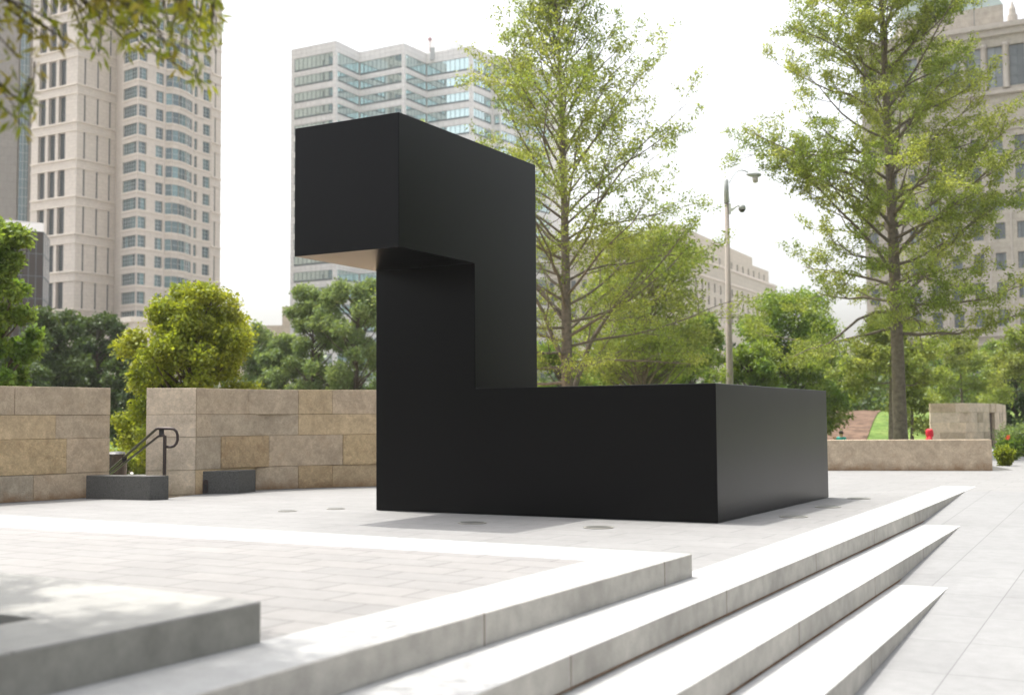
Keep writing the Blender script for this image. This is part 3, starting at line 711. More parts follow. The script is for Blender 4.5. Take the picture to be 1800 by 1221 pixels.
mk_dense('leafy_tree', 500, 100, 590, 66, 44, M_lfS, 'small pale green tree between two grey green trees behind the wall', cz=.06, leaf=.26, n=8000)
mk_dense('leafy_tree', 1130, 240, 398, 50, 51, M_lfY, 'broad yellow green tree behind the tall oak, left of the lamp post', cz=.34, leaf=.20, n=15000, clumps=120, tr=.2, bark=M_bark)
mk_dense('leafy_tree', 1212, 135, 556, 58, 52, M_lfG, 'darker green rounded tree at the foot of the lamp post', cz=.08, leaf=.22, n=14000)
mk_dense('leafy_tree', 985, 130, 592, 56, 53, M_lfG, 'low green tree against the right edge of the black column', cz=.03, leaf=.2, n=12000)
mk_dense('leafy_tree', 1085, 140, 612, 60, 54, M_lfG, 'low green tree behind the trunk of the yellow green tree', cz=.03, leaf=.22, n=12000)
mk_dense('leafy_tree', 1395, 205, 515, 55, 55, M_lfG, 'round green tree between the lamp post and the big right oak', cz=.06, leaf=.2, n=26000, clumps=90)
mk_dense('leafy_tree', 1320, 120, 600, 52, 56, M_lfG, 'low green tree just right of the lamp post', cz=.04, leaf=.2, n=9000)
mk_dense('leafy_tree', 1487, 110, 640, 84, 57, M_lfY, 'low yellow green tree above the bare soil bank', cz=.3, leaf=.22, n=9000)
def young(px, Y, toppx, w, seed, lm, label, n=9000, c0=.3, tr=.09):
    b_ = place(px, Y); zt = top_z(px, toppx, Y); gz = max(GZ, mz(b_.x, Y)) if 53 < Y < 100 else GZ; b_.z = gz-.05; Ht = zt-gz; rx = w/2/FPX*Y
    rt = empty('young_tree', b_, label, 'tree')
    grow_tree(rt, Ht, Ht*c0, lambda t: rx*(1-t)**.6*1.15, 24, n, .17, seed, lambda t: 5+45*t, tr, lm, M_bark, sub=5, aspect=.45, droop=.4); return rt
young(1566, 49, 545, 165, 61, M_lfY, 'young yellow green tree with its slim trunk touching that of the big oak', n=16000, tr=.17, c0=.5)
young(1600, 53, 655, 90, 62, M_lfY, 'small young tree with a thin trunk, right of the big oak trunk', n=5000, tr=.1)
young(1688, 62, 590, 130, 63, M_lfY, 'young yellow green tree rising behind the curved stone wall', n=11000)
young(1806, 55, 575, 150, 64, M_lfY, 'young yellow green tree at the right edge, above the shrubs', n=12000, c0=.48)
young(1745, 75, 600, 120, 65, M_lfG, 'green tree between the curved wall and the stone tower', n=9000, c0=.15)
young(1640, 80, 610, 120, 66, M_lfG, 'green tree far behind the big oak trunk', n=8000, c0=.12)
young(1530, 84, 620, 120, 67, M_lfY, 'pale tree on the far side of the grassy mound', n=8000, c0=.12)
mk_dense('dark_tree', 1785, 90, 640, 66, 68, M_lfD, 'dark green tree in the shade right of the curved wall', cz=.05, leaf=.22, n=9000)
# trees outside the frame that the black paint mirrors
for i, (x, y, s_, lb) in enumerate([(24, 22, 2.3, 'leafy tree well outside the right edge, mirrored in the black paint'), (33, 30, 2.8, 'tall leafy tree farther outside the right edge, mirrored in the black paint'), (22, 12, 2.0, 'leafy tree beside the ramp, outside the right edge of the picture'), (30, 15, 2.4, 'leafy tree farther right of the ramp, outside the picture'),
        (-20, 4, 1.0, 'leafy tree on the left lawn outside the picture'), (-24, -4, 1.1, 'leafy tree on the left lawn behind the camera'), (-18, -10, .95, 'leafy tree behind and left of the camera'), (-26, 12, 1.0, 'leafy tree on the left lawn, level with the sculpture')]):
    copy_tree(yt, (x, y, GZ), (s_*1.1, s_*1.1, s_), i*1.3, lb, 'tree', lm=M_lfG)
# tree belt far behind everything: one mass
fw = Leaves(77); nr = np.random.default_rng(77)
for i in range(150):
    px = -150+2150*i/150; Yb = 95+20*math.sin(i*1.7); tz = 5.2+1.2*math.sin(i*.9)+.8*math.sin(i*2.3)
    c = place(px, Yb); k = 330; d = nr.normal(size=(k, 3)); d /= np.linalg.norm(d, axis=1)[:, None]
    fw.add(np.array([c.x, c.y, tz*.5+GZ])+d*np.array([2.0, 1.5, tz*.52])*nr.uniform(.5, 1, (k, 1))**.5, .42*nr.uniform(.6, 1.3, k))
fo = fw.build('far_woods', M_lfD, None, .2, .6); tag(fo, 'distant belt of park trees closing the view at the foot of the buildings', 'trees', kind='stuff')

# shrubs
def shrub(px, Y, wpx, toppx, seed, lm, label, n=5000, ls=.10, z0=0.0):
    b_ = place(px, Y, z0); Ht = top_z(px, toppx, Y)-z0; rt = empty('shrub', b_, label, 'shrub', 'shrubs at the plaza edges')
    r = random.Random(seed); nr_ = np.random.default_rng(seed); st = MB(); Lv = Leaves(seed); rx = wpx/2/FPX*Y
    for i in range(26):
        az = r.uniform(0, 6.28); k = r.random()**.5; e = Vector((math.cos(az)*rx*k, math.sin(az)*rx*k, Ht*(1-.35*k*k)*r.uniform(.65, 1)))
        st.tube([(e.x*.2, e.y*.2, 0), (e.x*.7, e.y*.7, e.z*.6), e], [.012, .009, .004], 4, cap=False)
        kk = n//26; t = nr_.uniform(.15, 1, (kk, 1)); P = np.array([e.x*.2, e.y*.2, 0])*(1-t)+np.array(tuple(e))*t+nr_.normal(0, rx*.13, (kk, 3)); P[:, 2] = np.maximum(P[:, 2], .02)
        Lv.add(P, ls*nr_.uniform(.6, 1.3, kk))
    st.build('stems', M_barkD, rt); Lv.build('foliage', lm, rt, 0, .5); return rt
shrub(1762, 27.5, 30, 778, 81, M_lfB, 'small bright green shrub at the end of the low wall', ls=.08)
shrub(1768, 31, 42, 768, 82, M_lfG, 'green shrub behind the small bright one, by the low wall end')
shrub(1792, 34, 46, 764, 83, M_lfG, 'rounded green shrub at the right edge beside the path')
shrub(1785, 44, 80, 745, 84, M_lfS, 'taller pale shrub clump at the right edge behind the others', n=7000)
for i, (px, Yq, w_, tp_) in enumerate([(212, 40, 36, 786), (232, 46, 40, 776), (250, 40, 36, 784)]):
    shrub(px, Yq, w_+14, tp_, 90+i, M_lfB if i != 1 else M_lfG, ['light green shrub behind the litter bin in the gap', 'green shrub between two lighter ones in the gap', 'light green shrub beside the sunlit wall pier in the gap'][i], z0=GZ, ls=.12)

# the tree overhead at the near left: trunk outside the frame, twigs hanging into it
nt_ = empty('near_tree', L(-1.2, -10.3, PH), 'near tree growing in the pit, blurred yellow green twigs hanging into the top left corner', 'tree')
nb = nt_.location.copy(); tb_ = MB(); Lv = Leaves(5); r = random.Random(5); nr = np.random.default_rng(5)
tb_.tube([nb, nb+Vector((.03, .02, 1.6)), nb+Vector((-.05, .08, 3.2)), nb+Vector((0, .1, 6))], [.12, .10, .085, .03], 10)
env = [(-400, 420), (0, 150), (25, 235), (55, 215), (85, 95), (150, 100), (215, 105), (265, 95), (300, 130), (345, 150), (385, 75), (405, 45), (432, 10), (440, -60), (1000, -300)]
def env_y(x):
    for (a, ya), (c_, yc) in zip(env, env[1:]):
        if a <= x <= c_: return ya+(yc-ya)*(x-a)/(c_-a)
    return -400
def ok(P, slack=0):
    d = P-CAMP
    if d.dot(cf) < .3: return True
    x, y, c_ = to_px(P)
    if x < -60 or x > 1900 or y > 1300: return x < -60 or y > 1300
    return y < env_y(x)+slack
twigs = []
tries = 0
def add_twig(P0, ln, dirv, nleaf):
    pl = [P0]; d = dirv.normalized()
    for i in range(4): d = (d+rv(r, .15)+Vector((0, 0, -.22))).normalized(); pl.append(pl[-1]+d*ln/4)
    if not all(ok(q_) for q_ in pl): return False
    x_, y_, c_ = to_px(pl[-1])
    if c_ > 0 and -80 < x_ < 1880 and y_ > -25 and r.random() > .07: return False
    tb_.tube(pl, [.006, .005, .004, .003, .002], 4, cap=False)
    A = np.array([tuple(q_) for q_ in pl]); t = nr.uniform(.1, 4, nleaf); a = np.minimum(t.astype(int), 3); f = (t-a)[:, None]
    P = A[a]*(1-f)+A[a+1]*f+nr.normal(0, .025, (nleaf, 3)); Lv.add(P, .085*nr.uniform(.7, 1.3, nleaf)); return True
tz0 = nb+Vector((-.05, .08, 3.0))
count = 0
for i in range(150):                              # limbs with drooping side twigs
    az = r.uniform(-2.6, 2.9); ln = r.uniform(1.5, 3.6); el = R(r.uniform(-8, 42)); h = r.uniform(2.1, 5.2)
    p0 = nb+Vector((0, .05, h)); d = Vector((math.cos(az)*math.cos(el), math.sin(az)*math.cos(el), math.sin(el))); pl = [p0]
    for k in range(6): d = (d+rv(r, .1)+Vector((0, 0, -.03))).normalized(); pl.append(pl[-1]+d*ln/6)
    good = [q_ for q_ in pl if ok(q_, -5) and (to_px(q_)[1] < -25 or to_px(q_)[0] < -60 or (q_-CAMP).dot(cf) < .3)]
    if len(good) < 4 or not all(ok(q_) for q_ in pl[:4]): continue
    pl = good
    tb_.tube(pl, [max(.006, .03*(1-k/7)) for k in range(len(pl))], 6, cap=False)
    for k in range(34):
        f = r.uniform(.6, len(pl)-1.01); a = int(f); q_ = pl[a].lerp(pl[a+1], f-a)
        count += add_twig(q_, r.uniform(.25, .6), Vector((r.gauss(0, 1), r.gauss(0, 1), r.uniform(-.8, .3))), 26)
# explicit sprays that show in the picture: from above the frame down to their tips
for (x, y, Yd) in [(15, 215, 4.6), (48, 228, 4.8), (60, 190, 4.7), (30, 120, 4.5), (10, 60, 4.3), (85, 40, 4.9), (80, 75, 4.9), (130, 90, 4.7), (165, 60, 4.9), (180, 100, 5.0), (215, 45, 4.6), (240, 85, 4.9), (262, 60, 5.0), (255, 25, 4.8),
                   (300, 70, 5.0), (298, 115, 5.1), (330, 120, 5.2), (350, 150, 5.2), (362, 60, 5.2), (380, 40, 5.3), (388, 65, 5.3), (375, 100, 5.2), (330, 30, 5.0), (290, 20, 5.0), (400, 15, 5.4), (205, 15, 4.7), (165, 18, 4.8), (225, 70, 4.8), (315, 90, 5.1), (345, 75, 5.1), (275, 40, 4.9), (190, 35, 4.7)]:
    for rep in range(2):
        tip = on_y(x+r.gauss(0, 9), y-abs(r.gauss(0, 9)), Yd+r.uniform(-.5, .5)); src = tip+Vector((r.uniform(-.30, .05), r.uniform(-.15, .15), r.uniform(.12, .3)))
        mid = src.lerp(tip, .5)+rv(r, .015); pl = [src, mid, tip]; tb_.tube(pl, [.005, .004, .002], 4, cap=False)
        nn_ = 17; t = nr.uniform(0, 2, nn_); a = np.minimum(t.astype(int), 1); f = (t-a)[:, None]; A = np.array([tuple(q_) for q_ in pl])
        Lv.add(A[a]*(1-f)+A[a+1]*f+nr.normal(0, .022, (nn_, 3)), .066*nr.uniform(.7, 1.3, nn_))
        hub = src; far = Vector((src.x-.5, src.y-.1, src.z+.5))
        if rep == 0: tb_.tube([far, src.lerp(far, .5)+rv(r, .03), src], [.011, .008, .005], 5, cap=False)
part(tb_, 'trunk', M_barkD, nt_, smooth=True)
lo_ = Lv.build('crown', M_lfN, nt_, .9, .26, origin=tuple(nb))

# ------------------------------------------------------------------ lamp post
Y = 40.0; lpb = place(1281, Y); LP = empty('lamp_post', lpb, 'tall concrete street lamp post with a dome camera, behind the low black block', 'street lamp')
def P_(x, y, dy=0): return on_y(x, y, Y+dy)
topc = P_(1277.3, 357); tz_ = topc.z
b = MB(); b.tube([(P_(1283, 760).x, Y, GZ), (P_(1283, 672).x, Y, P_(1283, 672).z), (topc.x, Y, tz_)], [.125, .12, .075], 16); part(b, 'pole', M_conc, LP, smooth=True)
b = MB(); tt = P_(1276.2, 316).z; b.tube([(topc.x, Y, tz_), (P_(1276.2, 316).x, Y, tt), (P_(1276.2, 316).x, Y, tt+.04)], [.09, .085, .03], 16); part(b, 'pole_sleeve', M_galv, LP, smooth=True)
b = MB(); b.tube([P_(*q_) for q_ in [(1282, 322), (1286, 314), (1291, 306), (1297, 300.5), (1303, 298.8), (1310, 300.5), (1317, 304)]], [.014, .014, .016, .02, .024, .026, .028], 8); part(b, 'arm', M_galv, LP, smooth=True)
lh = P_(1325, 308); b = MB(); hb = []
prof = [(-.26, .03, .02), (-.18, .09, .07), (-.05, .13, .095), (.1, .14, .10), (.2, .12, .07), (.25, .08, .04)]
ik = None
for dx, ry, rz_ in prof:
    ring = [lh+Vector((dx, math.cos(a_*math.pi/6)*ry, math.sin(a_*math.pi/6)*rz_+.02-.05*dx)) for a_ in range(12)]
    i0 = len(b.v); b.v += [tuple(q_) for q_ in ring]
    if ik is not None:
        for q_ in range(12): b.f.append((ik+q_, ik+(q_+1) % 12, i0+(q_+1) % 12, i0+q_)); b.m.append(0); b.uv.append([(0, 0)]*4)
    else: b.f.append(tuple(range(i0+11, i0-1, -1))); b.m.append(0); b.uv.append([(0, 0)]*12)
    ik = i0
b.f.append(tuple(range(ik, ik+12))); b.m.append(0); b.uv.append([(0, 0)]*12)
part(b, 'lamp_head', M_galv, LP, smooth=True)
M_lens = mat('lamp_lens', (.55, .52, .48), .25, trans=.4)
b = MB(); b.lathe(lh+Vector((.05, 0, -.27)), [(.03, 0), (.085, .02), (.10, .12), (.105, .22)], 16); part(b, 'lamp_lens', M_lens, LP, smooth=True)
b = MB(); b.tube([P_(1284, 324), P_(1285.5, 332), P_(1284, 345), P_(1282.2, 356)], .008, 6); part(b, 'cable', M_frD, LP)
b = MB(); b.box(P_(1281.5, 376, -.06), (.075, 0, 0), (0, .12, 0), (0, 0, .36)); b.tube([P_(1285, 369), P_(1294, 363), P_(1305, 357.5)], [.06, .035, .02], 8); part(b, 'camera_bracket', M_whiteP, LP)
cd = P_(1304.5, 368.5); b = MB(); b.lathe(cd, [(.125, -.0), (.125, .08), (.11, .14), (.05, .18), (.02, .22)], 18); part(b, 'camera_housing', M_galv, LP, smooth=True)
b = MB(); b.lathe(cd+Vector((0, 0, -.10)), [(.02, 0), (.06, .012), (.10, .06), (.118, .098)], 18); part(b, 'camera_dome', glass('camera_dome_glass', (.02, .015, .03), .1), LP, smooth=True)

# ------------------------------------------------------------------ people far behind the low wall
M_skin = mat('skin', (.50, .32, .23), .6); M_teal = mat('teal_cloth', (.01, .27, .23), .8); M_red = mat('red_cloth', (.62, .012, .03), .7)
M_hair = mat('dark_hair', (.03, .018, .012), .7); M_short = mat('grey_cloth', (.12, .13, .16), .8)
def skinned(name, chains, mt, parent, root_i=0):
    vs = []; es = []; rs = []
    for ch in chains:
        prev = None
        for q_ in ch:
            if isinstance(q_, int): prev = q_; continue
            vs.append(q_[:3]); rs.append(q_[3] if len(q_) == 4 else (q_[3], q_[4]))
            if prev is not None: es.append((prev, len(vs)-1))
            prev = len(vs)-1
    me = bpy.data.meshes.new(name); me.from_pydata(vs, es, []); o = bpy.data.objects.new(name, me); col.objects.link(o); o.parent = parent
    md = o.modifiers.new('skin', 'SKIN')
    for i, r__ in enumerate(rs): me.skin_vertices[0].data[i].radius = (r__, r__) if not isinstance(r__, tuple) else r__
    me.skin_vertices[0].data[root_i].use_root = True
    sb = o.modifiers.new('sub', 'SUBSURF'); sb.levels = 2; sb.render_levels = 2
    me.materials.append(mt); return o
def child(px, Y, toppx, label, shirt, hair, rz, crouch=False, hood=False):
    z0 = GZ; h = top_z(px, toppx, Y)-z0; s = h/1.2; b_ = place(px, Y, z0)
    rt = empty('person', b_, label, 'person', rz=rz); rt.scale = (s, s, s)
    # 0 pelvis ; spine ; neck ; head
    body = [[(0, 0, .60, .10, .075), (0, 0, .72, .095, .07), (0, 0, .86, .12, .085), (0, 0, .93, .06, .06), (0, .01, .97, .06, .06), (0, .01, 1.05, .105, .11), (0, .01, 1.15, .085, .095)],
            [2, (.13, 0, .88, .035), (.18, .02, .72, .028), (.17, .09, .58, .022), (.165, .12, .53, .022)], [2, (-.13, 0, .88, .035), (-.18, .02, .72, .028), (-.17, .09, .58, .022), (-.165, .12, .53, .022)],
            [0, (.065, 0, .52, .06), (.07, .01, .32, .045), (.07, 0, .07, .03), (.07, .10, .03, .028)], [0, (-.065, 0, .52, .06), (-.07, .01, .32, .045), (-.07, 0, .07, .03), (-.07, .10, .03, .028)]]
    skinned('body', body, shirt if hood else M_skin, rt)
    skinned('shirt', [[(0, 0, .53, .13, .105), (0, 0, .72, .13, .105), (0, 0, .87, .15, .11), (0, 0, .945, .09, .08)], [2, (.15, 0, .88, .06), (.18, .01, .76, .055)], [2, (-.15, 0, .88, .06), (-.18, .01, .76, .055)]], shirt, rt)
    skinned('shorts', [[(0, 0, .60, .11, .085), (0, 0, .55, .11, .085)], [1, (.07, 0, .47, .075), (.072, .01, .36, .065)], [1, (-.07, 0, .47, .075), (-.072, .01, .36, .065)]], shirt if hood else M_short, rt)
    skinned('hair', [[(0, -.02, .88, .14, .11), (0, -.015, .99, .135, .125), (0, -.01, 1.09, .125, .125), (0, -.005, 1.17, .09, .10)]] if hood else [[(0, -.04, 1.03, .10, .09), (0, -.03, 1.12, .115, .115), (0, -.005, 1.19, .085, .09)]], shirt if hood else hair, rt)
    return rt
child(1476, 50, 756, 'child in a teal shirt with dark hair, beyond the left end of the low wall', M_teal, M_hair, R(-20))
child(1465, 52, 766, 'small child in a pale pink top, left of the child in the teal shirt', mat('pink_cloth', (.65, .22, .24), .8), mat('fair_hair', (.35, .2, .1), .7), R(190))
child(1630, 40.5, 751, 'person in a red hooded top at the left end of the curved stone wall', M_red, M_red, R(80), hood=True)
# red canna flower among the shrubs
fl = empty('red_flower', place(1768, 30.0, 0), 'orange red flower spike among the shrubs at the end of the low wall', 'flower'); b = MB()
zt = top_z(1768, 768, 30.0); b.tube([fl.location, fl.location+Vector((.01, 0, zt))], [.01, .007], 6); part(b, 'stem', M_lfG, fl)
lv = Leaves(3); lv.add(nr.normal(0, .018, (40, 3))*np.array([1, 1, 1.8])+np.array([0, 0, zt]), .04*nr.uniform(.7, 1.2, 40)); lv.build('petals', mat('petal', (.75, .10, .05), .6, trans=.3, rnd=.1), fl, 0, .8)

# ------------------------------------------------------------------ buildings
def facade(mb, P0, P1, z0, z1, op, mi=0, depth=.3):
    """wall sheet from P0 to P1 with rectangular openings op = (u0,u1,za,zb) and their reveals"""
    P0 = Vector((P0.x, P0.y, 0)); P1 = Vector((P1.x, P1.y, 0)); d = (P1-P0); Lg = d.length; d.normalize(); nrm = Vector((d.y, -d.x, 0))   # outward = to the right-hand side
    us = sorted({0, Lg} | {round(q_, 3) for o_ in op for q_ in o_[:2]}); zs = sorted({z0, z1} | {round(q_, 3) for o_ in op for q_ in o_[2:4]})
    def pt(u, z, off=0): q_ = P0+d*u-nrm*off; return (q_.x, q_.y, z)
    rs_ = [(round(a, 3), round(b_, 3), round(c_, 3), round(e, 3)) for a, b_, c_, e in op]
    for i in range(len(us)-1):
        um = (us[i]+us[i+1])/2; cols = [o_ for o_ in rs_ if o_[0] < um < o_[1]]; run = zs[0]
        segs = sorted((o_[2], o_[3]) for o_ in cols); cur = z0
        for a, b_ in segs+[(z1, z1)]:
            if a > cur+1e-4: mb.face([pt(us[i], cur), pt(us[i+1], cur), pt(us[i+1], a), pt(us[i], a)], mi, [(us[i], cur), (us[i+1], cur), (us[i+1], a), (us[i], a)])
            cur = max(cur, b_)
    for a, b_, c_, e in rs_:
        for q_ in ([pt(a, c_), pt(a, c_, depth), pt(a, e, depth), pt(a, e)], [pt(b_, c_, depth), pt(b_, c_), pt(b_, e), pt(b_, e, depth)],
                   [pt(a, c_), pt(b_, c_), pt(b_, c_, depth), pt(a, c_, depth)], [pt(a, e, depth), pt(b_, e, depth), pt(b_, e), pt(a, e)]):
            mb.face(q_, mi)
    return pt, nrm, d, Lg
class WinSet:
    def __init__(s, root, mats, name='window'): s.root = root; s.mats = mats; s.l = []; s.name = name
    def add(s, pt, u0, u1, z0, z1, depth, nx, nz, bar=.06, sill=0.0, gmat=1):
        b_ = MB(); dd = depth-.03
        for i in range(nx):                       # one pane per bay, each its own island
            a = u0+(u1-u0)*i/nx; c_ = u0+(u1-u0)*(i+1)/nx
            b_.face([pt(a, z0+sill, dd), pt(c_, z0+sill, dd), pt(c_, z1, dd), pt(a, z1, dd)], gmat)
        def bar_(ua, ub, za, zb, t=.05): 
            b_.face([pt(ua, za, dd-t), pt(ub, za, dd-t), pt(ub, zb, dd-t), pt(ua, zb, dd-t)], 0)
            b_.face([pt(ua, za, dd), pt(ua, za, dd-t), pt(ua, zb, dd-t), pt(ua, zb, dd)], 0); b_.face([pt(ub, za, dd-t), pt(ub, za, dd), pt(ub, zb, dd), pt(ub, zb, dd-t)], 0)
            b_.face([pt(ua, zb, dd-t), pt(ub, zb, dd-t), pt(ub, zb, dd), pt(ua, zb, dd)], 0)
        for i in range(nx+1):
            u = u0+(u1-u0)*i/nx; a = max(u0, u-bar/2); c_ = min(u1, u+bar/2); bar_(a, c_, z0+sill, z1)
        for k in range(nz+1):
            z = z0+sill+(z1-z0-sill)*k/nz; bar_(u0, u1, max(z0+sill, z-bar/2), min(z1, z+bar/2), .052)
        if sill: b_.face([pt(u0, z0, dd-.03), pt(u1, z0, dd-.03), pt(u1, z0+sill, dd-.03), pt(u0, z0+sill, dd-.03)], 2)
        A = to_px(pt(u0, z0)); B = to_px(pt(u1, z1)); ar = abs((A[0]-B[0])*(A[1]-B[1])); cxp = (A[0]+B[0])/2; cyp = (A[1]+B[1])/2
        vis = (-40 < cxp < 1840) and (-40 < cyp < 760)
        s.l.append((ar if vis else -1, b_))
    def flush(s, limit=100):
        s.l.sort(key=lambda q_: -q_[0]); first = s.l[:limit]; rest = s.l[limit:]
        for _, b_ in first: part(b_, s.name, s.mats, s.root)
        if rest:
            B = MB()
            for _, b_ in rest:
                i = len(B.v); B.v += b_.v; B.f += [tuple(k+i for k in f_) for f_ in b_.f]; B.m += b_.m; B.uv += b_.uv
            tag(part(B, s.name, s.mats, s.root), kind='stuff')
def shell_close(mb, pts, z0, z1, mi=0, back=0):
    ring = [Vector((q_.x, q_.y, 0)) for q_ in pts]
    for z, rev in ((z1, False),):
        mb.face([(q_.x, q_.y, z) for q_ in (ring[::-1] if rev else ring)], mi)
def px_ring(lst, zl): return [on_z(x, y, zl) for x, y in lst]
def ledge(mb, P0, P1, z, h, out, mi=0):
    P0 = Vector((P0.x, P0.y, 0)); P1 = Vector((P1.x, P1.y, 0)); d = (P1-P0).normalized(); n_ = Vector((d.y, -d.x, 0))
    mb.box(P0-d*out*.0-n_*.05+Vector((0, 0, z)), (P1-P0), n_*(out+.05), Vector((0, 0, h)))

# --- beige tower at the left
YT = 240.0
c0 = on_y(132.3, 410, YT); ZB = c0.z               # a storey line on which the plan was measured
FLH = 33.55/FPX*YT*1.003
T = empty('beige_tower', (c0.x, c0.y, GZ), 'tall beige stone tower with green windows and a curved bay, at the left', 'building')
TL, TC, TR = px_ring([(52, 419.5), (132.3, 410), (201, 421)], ZB)
sill_z = on_y(239.5, 432.6, YT*1.0).z
qa, qb, qc, qd = px_ring([(213, 437.2), (239.5, 432.6), (285, 439.6), (290, 440.0)], sill_z)
bay = px_ring([(289, 440.5), (301, 440.5), (313, 442), (325, 444.6), (335.8, 448.3)], sill_z)
qe, qf = px_ring([(338, 449), (369, 454.5)], sill_z)
qg, qh = px_ring([(369.5, 454.5), (387, 458.5)], sill_z)
ZTOP = 118.0
wallT = MB(); trim = MB(); winT = WinSet(T, [M_frW, M_glT, M_frD]); slotT = WinSet(T, [M_frD, M_glD, M_frD], 'slot_window')
zb_lines = [ZB+2*FLH*k for k in range(-9, 14)]
class LedgeSet:
    def __init__(s, root, mt, name='ledge'): s.root = root; s.mt = mt; s.name = name; s.l = []
    def add(s, P0, P1, z, h, out):
        b_ = MB(); ledge(b_, P0, P1, z, h, out); x0, y0, c_ = to_px((P0.x, P0.y, z)); x1, y1, c_ = to_px((P1.x, P1.y, z))
        s.l.append((abs(x1-x0) if -40 < y0 < 620 else -1, b_))
    def flush(s, limit=100):
        s.l.sort(key=lambda q_: -q_[0])
        for _, b_ in s.l[:limit]: part(b_, s.name, s.mt, s.root)
        B = MB()
        for _, b_ in s.l[limit:]:
            i = len(B.v); B.v += b_.v; B.f += [tuple(k+i for k in f_) for f_ in b_.f]; B.m += b_.m; B.uv += b_.uv
        if B.f: tag(part(B, s.name, s.mt, s.root), kind='stuff')
LS = LedgeSet(T, M_trimT)
def bands(P0, P1, cols, glassset, nxz, wide):
    op = []
    for zz in zb_lines:
        if zz+2*FLH > ZTOP or zz < 2: continue
        for (a, c_) in cols: op.append((a, c_, zz+.25, zz+2*FLH-2.0))
    pt, n_, d, Lg = facade(wallT, P0, P1, GZ, ZTOP, op, 0, .75 if wide else .25)
    for o_ in op: glassset.add(pt, o_[0], o_[1], o_[2], o_[3], .75 if wide else .25, 1 if not wide else 2, 9, .10)
    for zz in zb_lines:
        if zz > GZ and zz < ZTOP-2:
            LS.add(P0, P1, zz-.15, .30, .30); LS.add(P0, P1, zz-1.95, .22, .18)
    return Lg
LgL = (TC-TL).length
u = lambda px: (Vector(on_z(px, 415, ZB))-TL).length
cw = [(.20, .33), (.42, .55), (.64, .77)]
bands(TL, TC, [(LgL*a, LgL*b_) for a, b_ in [(.155, .31), (.375, .53), (.595, .75)]], slotT, None, True)
LgR = (TR-TC).length
bands(TC, TR, [(LgR*a, LgR*a+.42) for a in (.17, .50, .82)], slotT, None, False)
LgE = (qh-qg).length
facade(wallT, TR, qa, GZ, ZTOP, [])
def floor_rows(P0, P1, spans, wz0, wz1, nz=3, mull=1.15, dep=.35, mats=1):
    op = []; k0 = int((sill_z-8)/FLH)
    for k in range(-k0, 40):
        zz = sill_z+k*FLH
        if zz < 10 or zz+FLH > ZTOP: continue
        for (a, c_) in spans: op.append((a, c_, zz, zz+wz1))
    pt, n_, d, Lg = facade(wallT, P0, P1, GZ, ZTOP, op, 1, dep)
    for o_ in op: winT.add(pt, o_[0], o_[1], o_[2], o_[3], dep, max(1, round((o_[1]-o_[0])/mull)), nz, .07)
    for k in range(-k0, 40):
        zz = sill_z+k*FLH
        if 8 < zz < ZTOP-2: LS.add(P0, P1, zz-.42, .26, .16)
WH = 2.42
La = (qb-qa).length; floor_rows(qa, qb, [(.15, La-.06)], 0, WH, mull=.95)
Lb = (qc-qb).length; sc_b = Lb/(285-239.5); floor_rows(qb, qc, [(.06, 15.8*sc_b), (32*sc_b, Lb-.02)], 0, WH)
facade(wallT, qc, bay[0], GZ, ZTOP, [], 1)
for a, b_ in zip(bay, bay[1:]): floor_rows(a, b_, [(.0, (b_-a).length)], 0, WH, nz=2, mull=1.2, dep=.2)
facade(wallT, bay[-1], qe, GZ, ZTOP, [], 1)
Le = (qf-qe).length; floor_rows(qe, qf, [(.3, Le*.22), (Le*.55, Le*.95)], 0, WH)
facade(wallT, qf, qg, GZ, ZTOP, [], 0)
bands(qg, qh, [(LgE*.33, LgE*.33+.5)], slotT, None, False)
back1 = qh+Vector((-12, 30, 0)); back2 = TL+Vector((10, 45, 0)); facade(wallT, qh, back1, GZ, ZTOP, [], 0); facade(wallT, back1, back2, GZ, ZTOP, [], 0); facade(wallT, back2, TL, GZ, ZTOP, [], 0)
shell_close(wallT, [TL, TC, TR, qa, qb, qc]+bay+[qe, qf, qg, qh, back1, back2], 0, ZTOP)
part(wallT, 'wall', [M_panT, M_bandT], T); winT.flush(); slotT.flush(); LS.flush()

# --- grey tower behind it
GT = empty('grey_tower', (-118, 300, GZ), 'grey brown tower with a vertical strip of blue glass, cut by the left edge', 'building')
ga, gb, gc = [on_y(x, 744, 262) for x in (-60, 22, 42)]; gd = on_y(75, 744, 268)
b = MB(); g0 = Vector((ga.x, 258, 0)); g1_ = Vector((on_y(21, 744, 262).x, 262, 0)); g2_ = Vector((on_y(41, 744, 263).x, 263, 0)); g3_ = Vector((on_y(78, 744, 266).x, 266, 0))
facade(b, g0, g1_, GZ, 125, []); facade(b, g2_, g3_, GZ, 125, []); 
facade(b, g1_, g1_+Vector((0, 1.2, 0)), GZ, 125, []); facade(b, g2_+Vector((0, 1.2, 0)), g2_, GZ, 125, [])
facade(b, g3_, g3_+Vector((0, 30, 0)), GZ, 125, []); facade(b, g0+Vector((0, 30, 0)), g0, GZ, 125, []); facade(b, g3_+Vector((0, 30, 0)), g0+Vector((0, 30, 0)), GZ, 125, []); b.face([(g0.x, g0.y, 125), (g3_.x, g3_.y, 125), (g3_.x, g3_.y+30, 125), (g0.x, g0.y+30, 125)])
part(b, 'wall', M_panG, GT)
def simple_pt(P0, P1):
    d = (P1-P0).normalized(); n_ = Vector((d.y, -d.x, 0))
    return lambda u_, z, off=0: tuple(P0+d*u_-n_*off+Vector((0, 0, z)))
ws = WinSet(GT, [M_frW, M_glG, M_frD], 'glass_strip'); ptg = simple_pt(g1_+Vector((0, 1.1, 0)), g2_+Vector((0, 1.1, 0)))
ws.add(ptg, 0, (g2_-g1_).length, 0, 124, 0, 3, 62, .09); ws.flush()

